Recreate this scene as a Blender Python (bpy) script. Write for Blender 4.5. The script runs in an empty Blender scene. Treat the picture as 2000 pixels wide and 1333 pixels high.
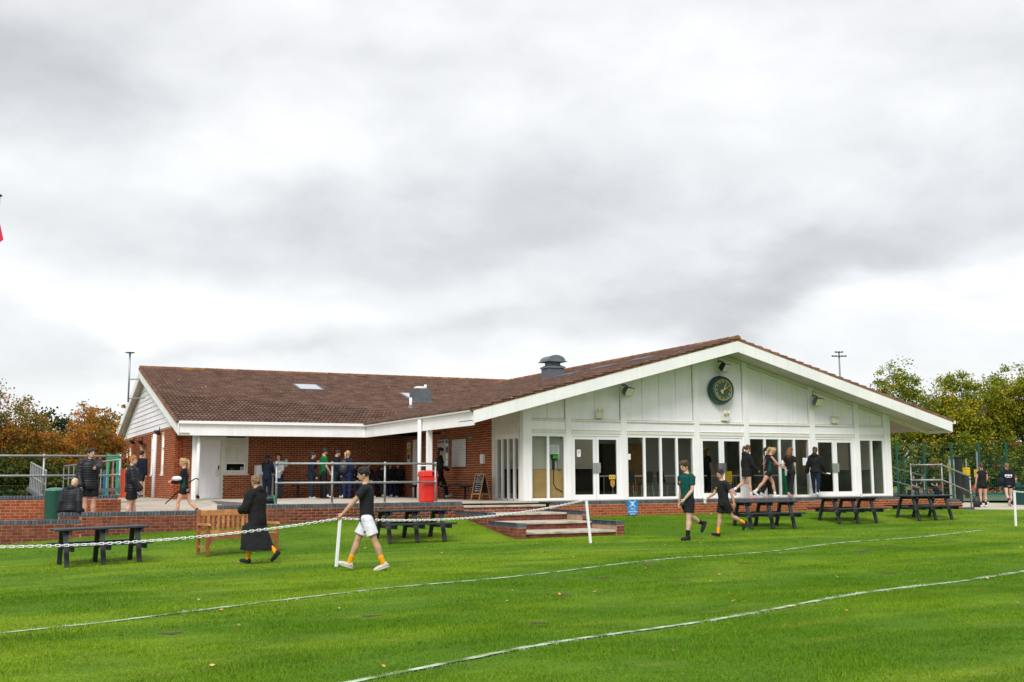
import bpy, bmesh, math, random
import numpy as np
from mathutils import Vector, Matrix, Euler
random.seed(7); rng = np.random.default_rng(7)
SC = bpy.context.scene
COL = SC.collection
PI = math.pi
# ---------------------------------------------------------------- camera
cam_d = bpy.data.cameras.new('camera'); cam = bpy.data.objects.new('camera', cam_d); COL.objects.link(cam)
CAM = Vector((-14.5878, -29.5666, 0.6384))
_yaw, _pit, _rol = math.radians(-25.7318), math.radians(7.1071), math.radians(-.3013)
_f = Vector((-math.sin(_yaw), math.cos(_yaw), 0)); _r = Vector((math.cos(_yaw), math.sin(_yaw), 0)); _u = Vector((0, 0, 1))
FWD = _f*math.cos(_pit)+_u*math.sin(_pit); _u2 = _u*math.cos(_pit)-_f*math.sin(_pit)
RIGHT = _r*math.cos(_rol)+_u2*math.sin(_rol); UP = _u2*math.cos(_rol)-_r*math.sin(_rol)
cam.matrix_world = Matrix(((RIGHT.x, UP.x, -FWD.x, CAM.x), (RIGHT.y, UP.y, -FWD.y, CAM.y), (RIGHT.z, UP.z, -FWD.z, CAM.z), (0, 0, 0, 1)))
cam_d.sensor_width = 36; cam_d.lens = 2163.78/2000*36; cam_d.clip_end = 6000; cam_d.clip_start = .1
SC.camera = cam
# ---------------------------------------------------------------- world: overcast sky
SUN_EL, SUN_AZ = math.radians(47), math.radians(218)      # compass bearing of the veiled sun, behind the camera to the left
w = bpy.data.worlds.new('World'); SC.world = w; w.use_nodes = True
nt = w.node_tree; N = nt.nodes; LK = nt.links; N.clear()
def nd(t, **k):
    n = N.new(t)
    for a, b in k.items(): setattr(n, a, b)
    return n
def mth(op, a, b=None, c=None):
    n = nd('ShaderNodeMath', operation=op)
    for i, v in enumerate((a, b, c)):
        if v is None: continue
        if isinstance(v, (int, float)): n.inputs[i].default_value = v
        else: LK.new(v, n.inputs[i])
    return n.outputs[0]
out = nd('ShaderNodeOutputWorld'); bg = nd('ShaderNodeBackground'); bg.inputs[1].default_value = .1
sky = nd('ShaderNodeTexSky', sky_type='NISHITA', sun_disc=False, sun_elevation=SUN_EL, sun_rotation=SUN_AZ)
tc = nd('ShaderNodeTexCoord'); sep = nd('ShaderNodeSeparateXYZ'); LK.new(tc.outputs['Generated'], sep.inputs[0])
zc = mth('ADD', mth('MAXIMUM', sep.outputs[2], 0), .30)
cx = mth('DIVIDE', sep.outputs[0], zc); cy = mth('DIVIDE', sep.outputs[1], zc)
cmb = nd('ShaderNodeCombineXYZ'); LK.new(cx, cmb.inputs[0]); LK.new(cy, cmb.inputs[1])
# turn the cloud plane so that its axes run across and along the view, clouds drawn out sideways
mp = nd('ShaderNodeMapping'); LK.new(tc.outputs['Generated'], mp.inputs[0]); mp.inputs['Rotation'].default_value = (0, 0, math.radians(25.7)); mp.inputs['Scale'].default_value = (1.0, 1.0, 1.9); mp.inputs['Location'].default_value = (1.3, 4.15, .4)
def noise(sc, det, ro, v, dist=0.):
    n = nd('ShaderNodeTexNoise'); n.inputs['Scale'].default_value = sc; n.inputs['Detail'].default_value = det; n.inputs['Roughness'].default_value = ro
    n.inputs['Distortion'].default_value = dist; LK.new(v, n.inputs['Vector']); return n.outputs['Fac']
n1 = noise(4.2, 3, .5, mp.outputs[0], .3); n2 = noise(9.5, 8, .56, mp.outputs[0], .25)
mixn = mth('ADD', mth('MULTIPLY', n1, .56), mth('MULTIPLY', n2, .44))
# large cloud banks as soft masses at their bearing and height (degrees), ragged by noise
wn = nd('ShaderNodeTexNoise'); wn.inputs['Scale'].default_value = 5.5; wn.inputs['Detail'].default_value = 7; LK.new(mp.outputs[0], wn.inputs['Vector'])
wsep = nd('ShaderNodeSeparateColor'); LK.new(wn.outputs['Color'], wsep.inputs[0])
az = mth('MULTIPLY_ADD', mth('ARCTAN2', sep.outputs[0], sep.outputs[1]), 57.2958, mth('MULTIPLY_ADD', wsep.outputs[0], 22, -11))
el = mth('MULTIPLY_ADD', mth('ARCSINE', sep.outputs[2]), 57.2958, mth('MULTIPLY_ADD', wsep.outputs[1], 9, -4.5))
val = mth('ADD', .885, mth('MULTIPLY_ADD', mixn, .74, -.345))
def bank(a0, e0, ra, re, slope, amp):
    global val
    da = mth('SUBTRACT', az, a0); de = mth('SUBTRACT', mth('SUBTRACT', el, e0), mth('MULTIPLY', da, slope)); q = mth('ADD', mth('POWER', mth('ABSOLUTE', mth('DIVIDE', da, ra)), 2), mth('POWER', mth('ABSOLUTE', mth('DIVIDE', de, re)), 2))
    val = mth('ADD', val, mth('MULTIPLY', mth('EXPONENT', mth('MULTIPLY', q, -1)), amp))
for bk_ in ((3, 19.5, 7, 3.2, 0, -.24), (14, 12.6, 17, 2.0, 0, -.17), (39, 9.8, 12, 1.7, .12, -.31), (47, 13.5, 7, 2.2, 0, -.14), (9, 8.4, 13, 1.1, 0, .14), (28, 14.5, 8, 2.5, 0, -.11), (13, 6.2, 10, .8, 0, -.15), (26, 7.6, 7, 1.0, 0, -.08), (48, 8.2, 6, 1.1, 0, .12), (50, 20, 6, 2.5, 0, -.08), (100, 14, 16, 4, 0, -.2), (-60, 12, 20, 4, 0, -.2), (170, 16, 20, 5, 0, -.2), (240, 12, 18, 4, 0, -.2), (-25, 20, 9, 3, 0, -.15)): bank(*bk_)
rmp = nd('ShaderNodeValToRGB'); LK.new(val, rmp.inputs[0]); cr = rmp.color_ramp
cr.elements[0].position = .40; cr.elements[0].color = (.39, .40, .412, 1); cr.elements[1].position = 1.0; cr.elements[1].color = (.895, .90, .902, 1); e = cr.elements.new(.68); e.color = (.60, .608, .62, 1)
mx = nd('ShaderNodeMixRGB'); mx.inputs[0].default_value = .93; LK.new(sky.outputs[0], mx.inputs[1]); sc10 = nd('ShaderNodeVectorMath', operation='SCALE'); LK.new(rmp.outputs[0], sc10.inputs[0]); sc10.inputs['Scale'].default_value = 6.1; LK.new(sc10.outputs[0], mx.inputs[2])
LK.new(mx.outputs[0], bg.inputs[0]); LK.new(bg.outputs[0], out.inputs[0])
# ---------------------------------------------------------------- veiled sun
sd = bpy.data.lights.new('sun', 'SUN'); sd.energy = 1.5; sd.angle = math.radians(24); sd.color = (1, .975, .94)
so = bpy.data.objects.new('sun', sd); COL.objects.link(so)
_sdir = Vector((math.sin(SUN_AZ)*math.cos(SUN_EL), math.cos(SUN_AZ)*math.cos(SUN_EL), math.sin(SUN_EL)))
so.rotation_euler = (-_sdir).to_track_quat('-Z', 'Y').to_euler()
SC.view_settings.view_transform = 'Standard'; SC.view_settings.look = 'None'; SC.view_settings.gamma = 1
SC.view_settings.use_curve_mapping = False; SC.view_settings.exposure = 0.96
SC.render.engine = 'CYCLES'; SC.cycles.max_bounces = 6; SC.cycles.transparent_max_bounces = 24; SC.cycles.use_denoising = True
# ---------------------------------------------------------------- materials
MATS = {}
def mat(name, col, rough=.6, spec=.3, metal=0., var=0., vscale=3., bump=0., bscale=40., island=0., col2=None, c2scale=1.5, c2lo=.5, c2hi=.62, objrand=0., coords='Object', speck=None, streak=None):
    """principled material: base colour, soft mottling, optional second colour in patches, per-piece variation, fine relief"""
    if name in MATS: return MATS[name]
    m = bpy.data.materials.new(name); m.use_nodes = True; t = m.node_tree; n = t.nodes; L = t.links
    b = n['Principled BSDF']; b.inputs['Roughness'].default_value = rough; b.inputs['Metallic'].default_value = metal; b.inputs['Specular IOR Level'].default_value = spec
    def node(tp, **k):
        x = n.new(tp)
        for a, v in k.items(): setattr(x, a, v)
        return x
    geo = node('ShaderNodeNewGeometry'); vec = geo.outputs['Position']
    if coords == 'Object':
        tcn = node('ShaderNodeTexCoord'); vec = tcn.outputs['Object']
    rgb = node('ShaderNodeRGB'); rgb.outputs[0].default_value = (*col, 1); cur = rgb.outputs[0]
    def nz(sc, det=4):
        x = node('ShaderNodeTexNoise'); x.inputs['Scale'].default_value = sc; x.inputs['Detail'].default_value = det; L.new(vec, x.inputs['Vector']); return x.outputs['Fac']
    def mr(v, a, b_, c, d):
        x = node('ShaderNodeMapRange'); L.new(v, x.inputs[0])
        for i, q in enumerate((a, b_, c, d)): x.inputs[i+1].default_value = q
        return x.outputs[0]
    if col2 is not None:
        mx = node('ShaderNodeMixRGB'); L.new(mr(nz(c2scale, 5), c2lo, c2hi, 0, 1), mx.inputs[0]); L.new(cur, mx.inputs[1]); mx.inputs[2].default_value = (*col2, 1); cur = mx.outputs[0]
    if var:
        mx = node('ShaderNodeMixRGB', blend_type='MULTIPLY'); mx.inputs[0].default_value = 1; L.new(cur, mx.inputs[1]); L.new(mr(nz(vscale), .3, .7, 1-var, 1+var), mx.inputs[2]); cur = mx.outputs[0]
    if island or objrand:
        s = None
        if island: s = geo.outputs['Random Per Island']
        if objrand:
            oi = node('ShaderNodeObjectInfo')
            if s is None: s = oi.outputs['Random']
            else:
                ad = node('ShaderNodeMath', operation='ADD'); L.new(s, ad.inputs[0]); L.new(oi.outputs['Random'], ad.inputs[1])
                fr = node('ShaderNodeMath', operation='FRACT'); L.new(ad.outputs[0], fr.inputs[0]); s = fr.outputs[0]
        k = max(island, objrand)
        mx = node('ShaderNodeMixRGB', blend_type='MULTIPLY'); mx.inputs[0].default_value = 1; L.new(cur, mx.inputs[1]); L.new(mr(s, 0, 1, 1-k, 1+k*.8), mx.inputs[2]); cur = mx.outputs[0]
    if speck:
        scol, sscale, lo, hi = speck
        mx = node('ShaderNodeMixRGB'); L.new(mr(nz(sscale, 2), lo, hi, 0, 1), mx.inputs[0]); L.new(cur, mx.inputs[1]); mx.inputs[2].default_value = (*scol, 1); cur = mx.outputs[0]
    if streak:
        scol, amt = streak; mpn = node('ShaderNodeMapping'); mpn.inputs['Scale'].default_value = (9, 9, .55); L.new(vec, mpn.inputs[0]); sn = node('ShaderNodeTexNoise'); sn.inputs['Scale'].default_value = 1.; sn.inputs['Detail'].default_value = 6; sn.inputs['Roughness'].default_value = .7; L.new(mpn.outputs[0], sn.inputs['Vector'])
        mx = node('ShaderNodeMixRGB'); L.new(mr(sn.outputs['Fac'], .5, .78, 0, amt), mx.inputs[0]); L.new(cur, mx.inputs[1]); mx.inputs[2].default_value = (*scol, 1); cur = mx.outputs[0]
    L.new(cur, b.inputs['Base Color'])
    if bump:
        bp = node('ShaderNodeBump'); bp.inputs['Strength'].default_value = bump; bp.inputs['Distance'].default_value = .02; L.new(nz(bscale, 5), bp.inputs['Height']); L.new(bp.outputs[0], b.inputs['Normal'])
    MATS[name] = m; return m
def glass_mat(name, tint, refl):
    m = bpy.data.materials.new(name); m.use_nodes = True; t = m.node_tree; n = t.nodes; n.clear()
    o = n.new('ShaderNodeOutputMaterial'); tr = n.new('ShaderNodeBsdfTransparent'); gl = n.new('ShaderNodeBsdfGlossy'); fr = n.new('ShaderNodeFresnel'); mxx = n.new('ShaderNodeMixShader'); mu = n.new('ShaderNodeMath')
    tr.inputs[0].default_value = (*tint, 1); gl.inputs['Roughness'].default_value = .01; fr.inputs[0].default_value = 1.5; mu.operation = 'MULTIPLY'; mu.inputs[1].default_value = refl
    gg = n.new('ShaderNodeNewGeometry'); inv = n.new('ShaderNodeMath'); inv.operation = 'SUBTRACT'; inv.inputs[0].default_value = 1; t.links.new(gg.outputs['Backfacing'], inv.inputs[1]); m2 = n.new('ShaderNodeMath'); m2.operation = 'MULTIPLY'; t.links.new(fr.outputs[0], mu.inputs[0]); t.links.new(mu.outputs[0], m2.inputs[0]); t.links.new(inv.outputs[0], m2.inputs[1]); t.links.new(m2.outputs[0], mxx.inputs[0]); t.links.new(tr.outputs[0], mxx.inputs[1]); t.links.new(gl.outputs[0], mxx.inputs[2]); t.links.new(mxx.outputs[0], o.inputs[0])
    MATS[name] = m; return m
M = MATS
mat('brick_red', (.32, .079, .031), .85, .2, var=.18, vscale=25, island=.26, objrand=.26, bump=.25, bscale=90, coords='Position')
mat('brick_old', (.20, .054, .034), .88, .2, var=.3, vscale=9, island=.25, objrand=.25, bump=.3, bscale=70, coords='Position', col2=(.13, .052, .036), c2scale=2.2, c2lo=.48, c2hi=.75, speck=((.5, .42, .36), 26, .73, .78))
mat('brick_blue', (.092, .102, .122), .6, .4, var=.22, vscale=20, island=.3, objrand=.3, bump=.2, bscale=60, coords='Position')
mat('mortar', (.60, .43, .27), .95, .1, var=.15, vscale=8, bump=.2, bscale=80, coords='Position')
mat('mortar_dull', (.40, .27, .18), .95, .1, var=.25, vscale=5, bump=.2, bscale=80, coords='Position')
mat('tile', (.128, .075, .057), .9, .15, var=.22, vscale=2.2, island=.22, objrand=.22, bump=.4, bscale=60, coords='Position', speck=((.40, .37, .33), 11, .70, .76))
mat('ridge_tile', (.20, .09, .055), .9, .15, var=.3, vscale=4, objrand=.3, bump=.4, bscale=50, coords='Position', col2=(.31, .15, .03), c2scale=2.6, c2lo=.5, c2hi=.68)
mat('verge', (.24, .115, .07), .9, .15, var=.3, vscale=5, objrand=.2, bump=.4, bscale=50, coords='Position', col2=(.14, .06, .04), c2scale=3, c2lo=.55, c2hi=.7)
mat('white', (.84, .835, .83), .55, .3, var=.045, vscale=1.5, bump=.05, bscale=12, coords='Position', streak=((.42, .42, .36), .28))
mat('white_panel', (.86, .84, .88), .55, .3, var=.05, vscale=1.2, bump=.05, bscale=9, coords='Position', streak=((.46, .47, .42), .26))
mat('cream', (.72, .70, .62), .6, .3, var=.07, vscale=2.5, coords='Position', col2=(.55, .54, .42), c2scale=2, c2lo=.6, c2hi=.85, streak=((.36, .36, .28), .35))
mat('upvc', (.84, .845, .85), .3, .45, var=.02, vscale=3, coords='Position')
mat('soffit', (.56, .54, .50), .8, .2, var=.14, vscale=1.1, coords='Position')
mat('gasket', (.02, .02, .022), .6)
mat('fascia_joint', (.35, .34, .31), .8)
mat('dark', (.012, .012, .014), .7, .2)
mat('metal_galv', (.33, .345, .35), .45, .5, metal=.55, var=.12, vscale=7, bump=.05)
mat('vent_grey', (.15, .18, .20), .5, .4, metal=.3, var=.2, vscale=5)
mat('soffit_shade', (.07, .05, .04), .8)  # veranda soffit colour, darkened to cut bounce and deepen the shade below
mat('lead', (.13, .145, .165), .6, .4, metal=.3, var=.2, vscale=6)
mat('steel', (.55, .56, .57), .3, .5, metal=.85, var=.1, vscale=8)
mat('paving', (.45, .395, .325), .9, .15, var=.12, vscale=1.3, objrand=.10, bump=.15, bscale=60, coords='Position', col2=(.40, .34, .27), c2scale=.9, c2lo=.52, c2hi=.75)
mat('paving_joint', (.12, .10, .085), .95, .1, coords='Position')
mat('tread', (.45, .40, .33), .9, .15, var=.22, vscale=3, bump=.3, bscale=60, coords='Position', col2=(.24, .19, .14), c2scale=2.2, c2lo=.55, c2hi=.75)
mat('plastic_black', (.028, .031, .037), .5, .4, var=.25, vscale=6, bump=.2, bscale=50, objrand=.12)
mat('bolt', (.6, .6, .6), .3, .5, metal=.8)
mat('teak', (.42, .19, .066), .55, .35, var=.28, vscale=7, objrand=.22, bump=.25, bscale=45, col2=(.50, .25, .09), c2scale=3)
mat('teak_dark', (.30, .105, .038), .5, .35, var=.22, vscale=7, objrand=.15, bump=.25, bscale=45)
mat('white_plastic', (.82, .83, .85), .4, .4, var=.04)
mat('bin_red', (.72, .022, .014), .35, .5, var=.12, vscale=4, col2=(.55, .012, .01), c2scale=5, c2lo=.6, c2hi=.8)
mat('bin_green', (.012, .075, .05), .4, .5, var=.12, vscale=5)
mat('bin_green_lid', (.05, .19, .15), .35, .5, var=.1)
mat('sign_blue', (.004, .24, .62), .4, .4)
mat('sign_white', (.85, .85, .85), .5)
mat('sign_yellow', (.66, .45, .02), .5)
mat('gold', (.72, .46, .12), .4, .5, metal=.25)
mat('clock_green', (.008, .058, .052), .35, .5, var=.1)
mat('clock_dial', (.018, .075, .052), .35, .4, var=.12)
mat('chalkboard', (.018, .02, .024), .8)
mat('chalk', (.65, .65, .65), .9)
mat('ply', (.56, .36, .15), .65, .25, var=.1, vscale=4, coords='Position')
mat('board_wood', (.40, .22, .085), .6, .3, var=.2, vscale=9)
mat('grey_board', (.42, .41, .42), .7, .3)
mat('whiteboard', (.66, .66, .68), .3, .4, var=.03)
mat('paper', (.78, .80, .82), .8)
mat('ink', (.12, .12, .14), .8)
mat('ink_red', (.55, .06, .05), .8)
mat('led_green', (.04, .62, .02), .5)
mat('exit_green', (.01, .25, .09), .5)
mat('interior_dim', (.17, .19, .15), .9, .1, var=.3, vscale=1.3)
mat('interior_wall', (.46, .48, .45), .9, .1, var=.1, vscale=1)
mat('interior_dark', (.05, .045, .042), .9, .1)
mat('interior_floor', (.24, .22, .20), .6, .3, var=.2)
mat('interior_shutter', (.55, .53, .45), .7, .2)
mat('lamp_glass', (.75, .70, .52), .3, .5)
mat('asphalt', (.055, .055, .056), .9, .2, var=.2, vscale=3, bump=.3, bscale=90, coords='Position')
mat('court_green', (.055, .15, .10), .85, .2, var=.12, vscale=1, coords='Position')
mat('court_red', (.26, .085, .05), .85, .2, var=.12, vscale=1, coords='Position')
mat('fence_green', (.008, .085, .055), .5, .4)
mat('pad_yellow', (.72, .47, .015), .5, .3)
mat('bark', (.075, .055, .038), .95, .1, var=.3, vscale=8, bump=.6, bscale=14)
mat('soil', (.11, .072, .045), .95, .1, var=.3, vscale=5, bump=.5, bscale=20, coords='Position')
mat('play_green', (.02, .27, .13), .5); mat('play_red', (.70, .09, .035), .5); mat('play_blue', (.03, .14, .28), .5)
mat('flag_red', (.62, .035, .08), .8)
mat('dead_leaf', (.42, .22, .07), .8, .2, island=.55, col2=(.62, .5, .3), c2scale=.7)
mat('lamp_on', (.9, .8, .6), .5)
M['lamp_on'].node_tree.nodes['Principled BSDF'].inputs['Emission Color'].default_value = (1, .94, .84, 1); M['lamp_on'].node_tree.nodes['Principled BSDF'].inputs['Emission Strength'].default_value = 3.6
glass_mat('glass', (.86, .88, .87), 1.5); glass_mat('glass_dark', (.55, .58, .60), 1.2)
# ---------------------------------------------------------------- mesh builder
class MB:
    def __init__(s): s.v = []; s.f = []
    def add(s, vs, fs):
        o = len(s.v); s.v += [tuple(x) for x in vs]; s.f += [tuple(i+o for i in f) for f in fs]; return s
    def box(s, x0, x1, y0, y1, z0, z1):
        return s.add([(x0, y0, z0), (x1, y0, z0), (x1, y1, z0), (x0, y1, z0), (x0, y0, z1), (x1, y0, z1), (x1, y1, z1), (x0, y1, z1)],
                     [(0, 3, 2, 1), (4, 5, 6, 7), (0, 1, 5, 4), (1, 2, 6, 5), (2, 3, 7, 6), (3, 0, 4, 7)])
    def bar(s, p, q, w, h, up=(0, 0, 1)):
        """rectangular bar from p to q, w across and h along up"""
        p, q = Vector(p), Vector(q); d = (q-p).normalized(); upv = Vector(up)
        if abs(d.dot(upv)) > .98: upv = Vector((0, 1, 0))
        a = d.cross(upv).normalized(); b = a.cross(d).normalized(); vs = []
        for c in (p, q):
            for sa, sb in ((-1, -1), (1, -1), (1, 1), (-1, 1)): vs.append(c+a*sa*w/2+b*sb*h/2)
        return s.add(vs, [(0, 1, 2, 3), (7, 6, 5, 4), (0, 4, 5, 1), (1, 5, 6, 2), (2, 6, 7, 3), (3, 7, 4, 0)])
    def tube(s, pts, r, n=8, caps=True):
        pts = [Vector(p) for p in pts]; rs = r if isinstance(r, (list, tuple)) else [r]*len(pts); vs = []; fs = []
        pa = None
        for i, p in enumerate(pts):
            d = (pts[min(i+1, len(pts)-1)]-pts[max(i-1, 0)]).normalized()
            if pa is None: pa = d.orthogonal().normalized()
            a = (pa-d*pa.dot(d)).normalized(); pa = a; b = d.cross(a)
            for k in range(n):
                t = 2*PI*k/n; vs.append(p+(a*math.cos(t)+b*math.sin(t))*rs[i])
        for i in range(len(pts)-1):
            for k in range(n): fs.append((i*n+k, i*n+(k+1) % n, (i+1)*n+(k+1) % n, (i+1)*n+k))
        if caps: fs += [tuple(range(n-1, -1, -1)), tuple(range((len(pts)-1)*n, len(pts)*n))]
        return s.add(vs, fs)
    def lathe(s, prof, c=(0, 0, 0), n=24, axis='Z', sx=1., sy=1.):
        vs = []; fs = []
        for r, z in prof:
            for k in range(n):
                t = 2*PI*k/n; x, y = r*math.cos(t)*sx, r*math.sin(t)*sy
                v = (x, y, z) if axis == 'Z' else ((x, -z, y) if axis == 'Y' else (z, x, y)); vs.append((v[0]+c[0], v[1]+c[1], v[2]+c[2]))
        m = len(prof)
        for i in range(m-1):
            for k in range(n): fs.append((i*n+k, i*n+(k+1) % n, (i+1)*n+(k+1) % n, (i+1)*n+k))
        fs += [tuple(range(n-1, -1, -1)), tuple(range((m-1)*n, m*n))]
        return s.add(vs, fs)
    def prism(s, poly, off):
        """closed polygon (3-D points, planar) extruded by vector off"""
        n = len(poly); off = Vector(off); a = [Vector(p) for p in poly]
        return s.add(a+[p+off for p in a], [tuple(range(n-1, -1, -1)), tuple(range(n, 2*n))]+[(i, (i+1) % n, n+(i+1) % n, n+i) for i in range(n)])
    def ell(s, c, r, n=12, m=8, rot=None):
        vs = []; fs = []; c = Vector(c)
        for i in range(m+1):
            ph = -PI/2+PI*i/m
            for k in range(n):
                t = 2*PI*k/n; v = Vector((r[0]*math.cos(ph)*math.cos(t), r[1]*math.cos(ph)*math.sin(t), r[2]*math.sin(ph)))
                vs.append(c+(rot @ v if rot else v))
        for i in range(m):
            for k in range(n): fs.append((i*n+k, i*n+(k+1) % n, (i+1)*n+(k+1) % n, (i+1)*n+k))
        return s.add(vs, fs)
    def mesh(s, name):
        me = bpy.data.meshes.new(name); me.from_pydata(s.v, [], s.f); me.validate(); return me
    def build(s, name, m, parent=None, smooth=False, bevel=0., **k):
        me = s.mesh(name); bm = bmesh.new(); bm.from_mesh(me); bmesh.ops.recalc_face_normals(bm, faces=bm.faces)
        if bevel: bmesh.ops.bevel(bm, geom=list(bm.edges), offset=bevel, segments=1, affect='EDGES', clamp_overlap=True)
        bm.to_mesh(me); bm.free()
        if smooth:
            for p in me.polygons: p.use_smooth = True
        return link(name, me, m, parent, **k)
WL = {}
def par(o, p):
    o.parent = p; o.matrix_parent_inverse = WL.get(p.name, Matrix.Identity(4)).inverted()
def link(name, me, m, parent=None, local=False, label=None, cat=None, group=None, kind=None):
    o = bpy.data.objects.new(name, me); COL.objects.link(o)
    if m is not None:
        mm = M[m] if isinstance(m, str) else m
        if len(me.materials) == 0: me.materials.append(mm)
    if parent is not None:
        if local: o.parent = parent
        else: par(o, parent)
    tag(o, label, cat, group, kind); return o
def tag(o, label=None, cat=None, group=None, kind=None):
    if label: o['label'] = label
    if cat: o['category'] = cat
    if group: o['group'] = group
    if kind: o['kind'] = kind
    return o
def thing(name, label, cat, loc=(0, 0, 0), rz=0., group=None):
    o = bpy.data.objects.new(name, None); COL.objects.link(o); o.empty_display_size = .2
    o.location = loc; o.rotation_euler = (0, 0, rz); WL[o.name] = Matrix.Translation(loc) @ Matrix.Rotation(rz, 4, 'Z')
    return tag(o, label, cat, group)
def dup(root, loc, rz, label=None, group=None):
    r = root.copy(); COL.objects.link(r); r.location = loc; r.rotation_euler = (0, 0, rz); WL[r.name] = Matrix.Translation(loc) @ Matrix.Rotation(rz, 4, 'Z')
    if label: r['label'] = label
    if group: r['group'] = group
    for ch in list(root.children):
        c = ch.copy(); COL.objects.link(c); c.parent = r
        for g in list(ch.children):
            d = g.copy(); COL.objects.link(d); d.parent = c
    return r
def text_mesh(txt, size, align='CENTER'):
    cu = bpy.data.curves.new('txt', 'FONT'); cu.body = txt; cu.size = size; cu.align_x = align; cu.align_y = 'CENTER'; cu.extrude = .001; cu.space_line = .9
    o = bpy.data.objects.new('txt', cu); COL.objects.link(o); dg = bpy.context.evaluated_depsgraph_get(); dg.update()
    me = bpy.data.meshes.new_from_object(o.evaluated_get(dg)); bpy.data.objects.remove(o); bpy.data.curves.remove(cu); return me
def text(name, txt, size, m, parent, mtx, align='CENTER'):
    """flat lettering: mtx places the text plane (x right, y up, z towards the reader) in world space"""
    me = text_mesh(txt, size, align); me.transform(mtx); me.materials.clear(); return link(name, me, m, parent)
def plane_mtx(o, x, y):
    x = Vector(x).normalized(); y = Vector(y).normalized(); z = x.cross(y); o = Vector(o)
    return Matrix(((x.x, y.x, z.x, o.x), (x.y, y.y, z.y, o.y), (x.z, y.z, z.z, o.z), (0, 0, 0, 1)))
def np_mesh(name, V, F):
    """V (n,3), F (m,k) with k 3 or 4"""
    me = bpy.data.meshes.new(name); k = F.shape[1]; me.vertices.add(len(V)); me.vertices.foreach_set('co', np.ascontiguousarray(V, dtype=np.float32).ravel())
    me.loops.add(F.size); me.loops.foreach_set('vertex_index', np.ascontiguousarray(F, dtype=np.int32).ravel())
    me.polygons.add(len(F)); me.polygons.foreach_set('loop_start', np.arange(0, F.size, k, dtype=np.int32)); me.update(calc_edges=True); return me
def frame_box(mb, a0, a1, z0, z1, y0, y1, wd):
    """rectangular frame in the X-Z plane"""
    mb.box(a0, a1, y0, y1, z0, z0+wd); mb.box(a0, a1, y0, y1, z1-wd, z1); mb.box(a0, a0+wd, y0, y1, z0+wd, z1-wd); mb.box(a1-wd, a1, y0, y1, z0+wd, z1-wd); return mb
# ---------------------------------------------------------------- pieces (bricks, tiles ...) : the largest in view as objects, the rest joined
def score(pos, nrm, area):
    d = Vector(pos)-CAM; q = d.length
    if d.dot(FWD) < 1: return 0
    s = max(0, -d.normalized().dot(Vector(nrm)))*area/q/q
    x, y, z = d.dot(RIGHT), d.dot(UP), d.dot(FWD)
    if abs(x/z) > .48 or abs(y/z) > .32: s *= .01
    return s
def pieces(name, m, items, base, parent_of, limit=300):
    """items: (parent key, matrix, area, normal). base: mesh data whose copies are scaled by the matrix"""
    items = sorted(items, key=lambda i: -score(i[1].translation, i[3], i[2]))
    for key, mt, a, n in items[:limit]:
        o = bpy.data.objects.new(name, base); COL.objects.link(o)
        if len(base.materials) == 0: base.materials.append(M[m])
        o.parent = parent_of[key]; o.matrix_parent_inverse = WL.get(parent_of[key].name, Matrix.Identity(4)).inverted(); o.matrix_basis = mt
    rest = items[limit:]
    if not rest: return
    nv = len(base.vertices); BV = np.empty(nv*3, np.float32); base.vertices.foreach_get('co', BV); BV = BV.reshape(-1, 3)
    polys = [tuple(p.vertices) for p in base.polygons]; groups = {}
    for it in rest: groups.setdefault(it[0], []).append(it[1])
    for key, ms in groups.items():
        Q = np.array(polys); V = np.empty((len(ms)*nv, 3), np.float32); F = np.empty((len(ms)*len(Q), Q.shape[1]), np.int32)
        for i, mt in enumerate(ms):
            A = np.array(mt); V[i*nv:(i+1)*nv] = BV @ A[:3, :3].T+A[:3, 3]; F[i*len(Q):(i+1)*len(Q)] = Q+i*nv
        o = link(name, np_mesh(name+'_rest', V, F), m, parent_of[key]); o['kind'] = 'stuff'
def brick_base(nm):
    mb = MB(); b = .06
    # unit brick: x 0..1, depth -1..0 (front at y=-1), z 0..1 ; all quads, front edges eased
    mb.add([(0, 0, 0), (1, 0, 0), (1, 0, 1), (0, 0, 1), (.015, -1, b), (.985, -1, b), (.985, -1, 1-b), (.015, -1, 1-b)],
           [(4, 5, 6, 7), (0, 1, 5, 4), (1, 2, 6, 5), (2, 3, 7, 6), (3, 0, 4, 7)])
    return mb.mesh(nm)
BRICK = brick_base('brick_shape'); BRICK2 = brick_base('brick_shape_old'); BLUE = brick_base('brick_shape_blue')
def basis(o, u, n, s):
    """x along u (scale s0), y along -n (scale s1, so local -y faces n), z up (scale s2)"""
    u = Vector(u); n = Vector(n); return Matrix(((u.x*s[0], -n.x*s[1], 0, o[0]), (u.y*s[0], -n.y*s[1], 0, o[1]), (0, 0, s[2], o[2]), (0, 0, 0, 1)))
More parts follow.
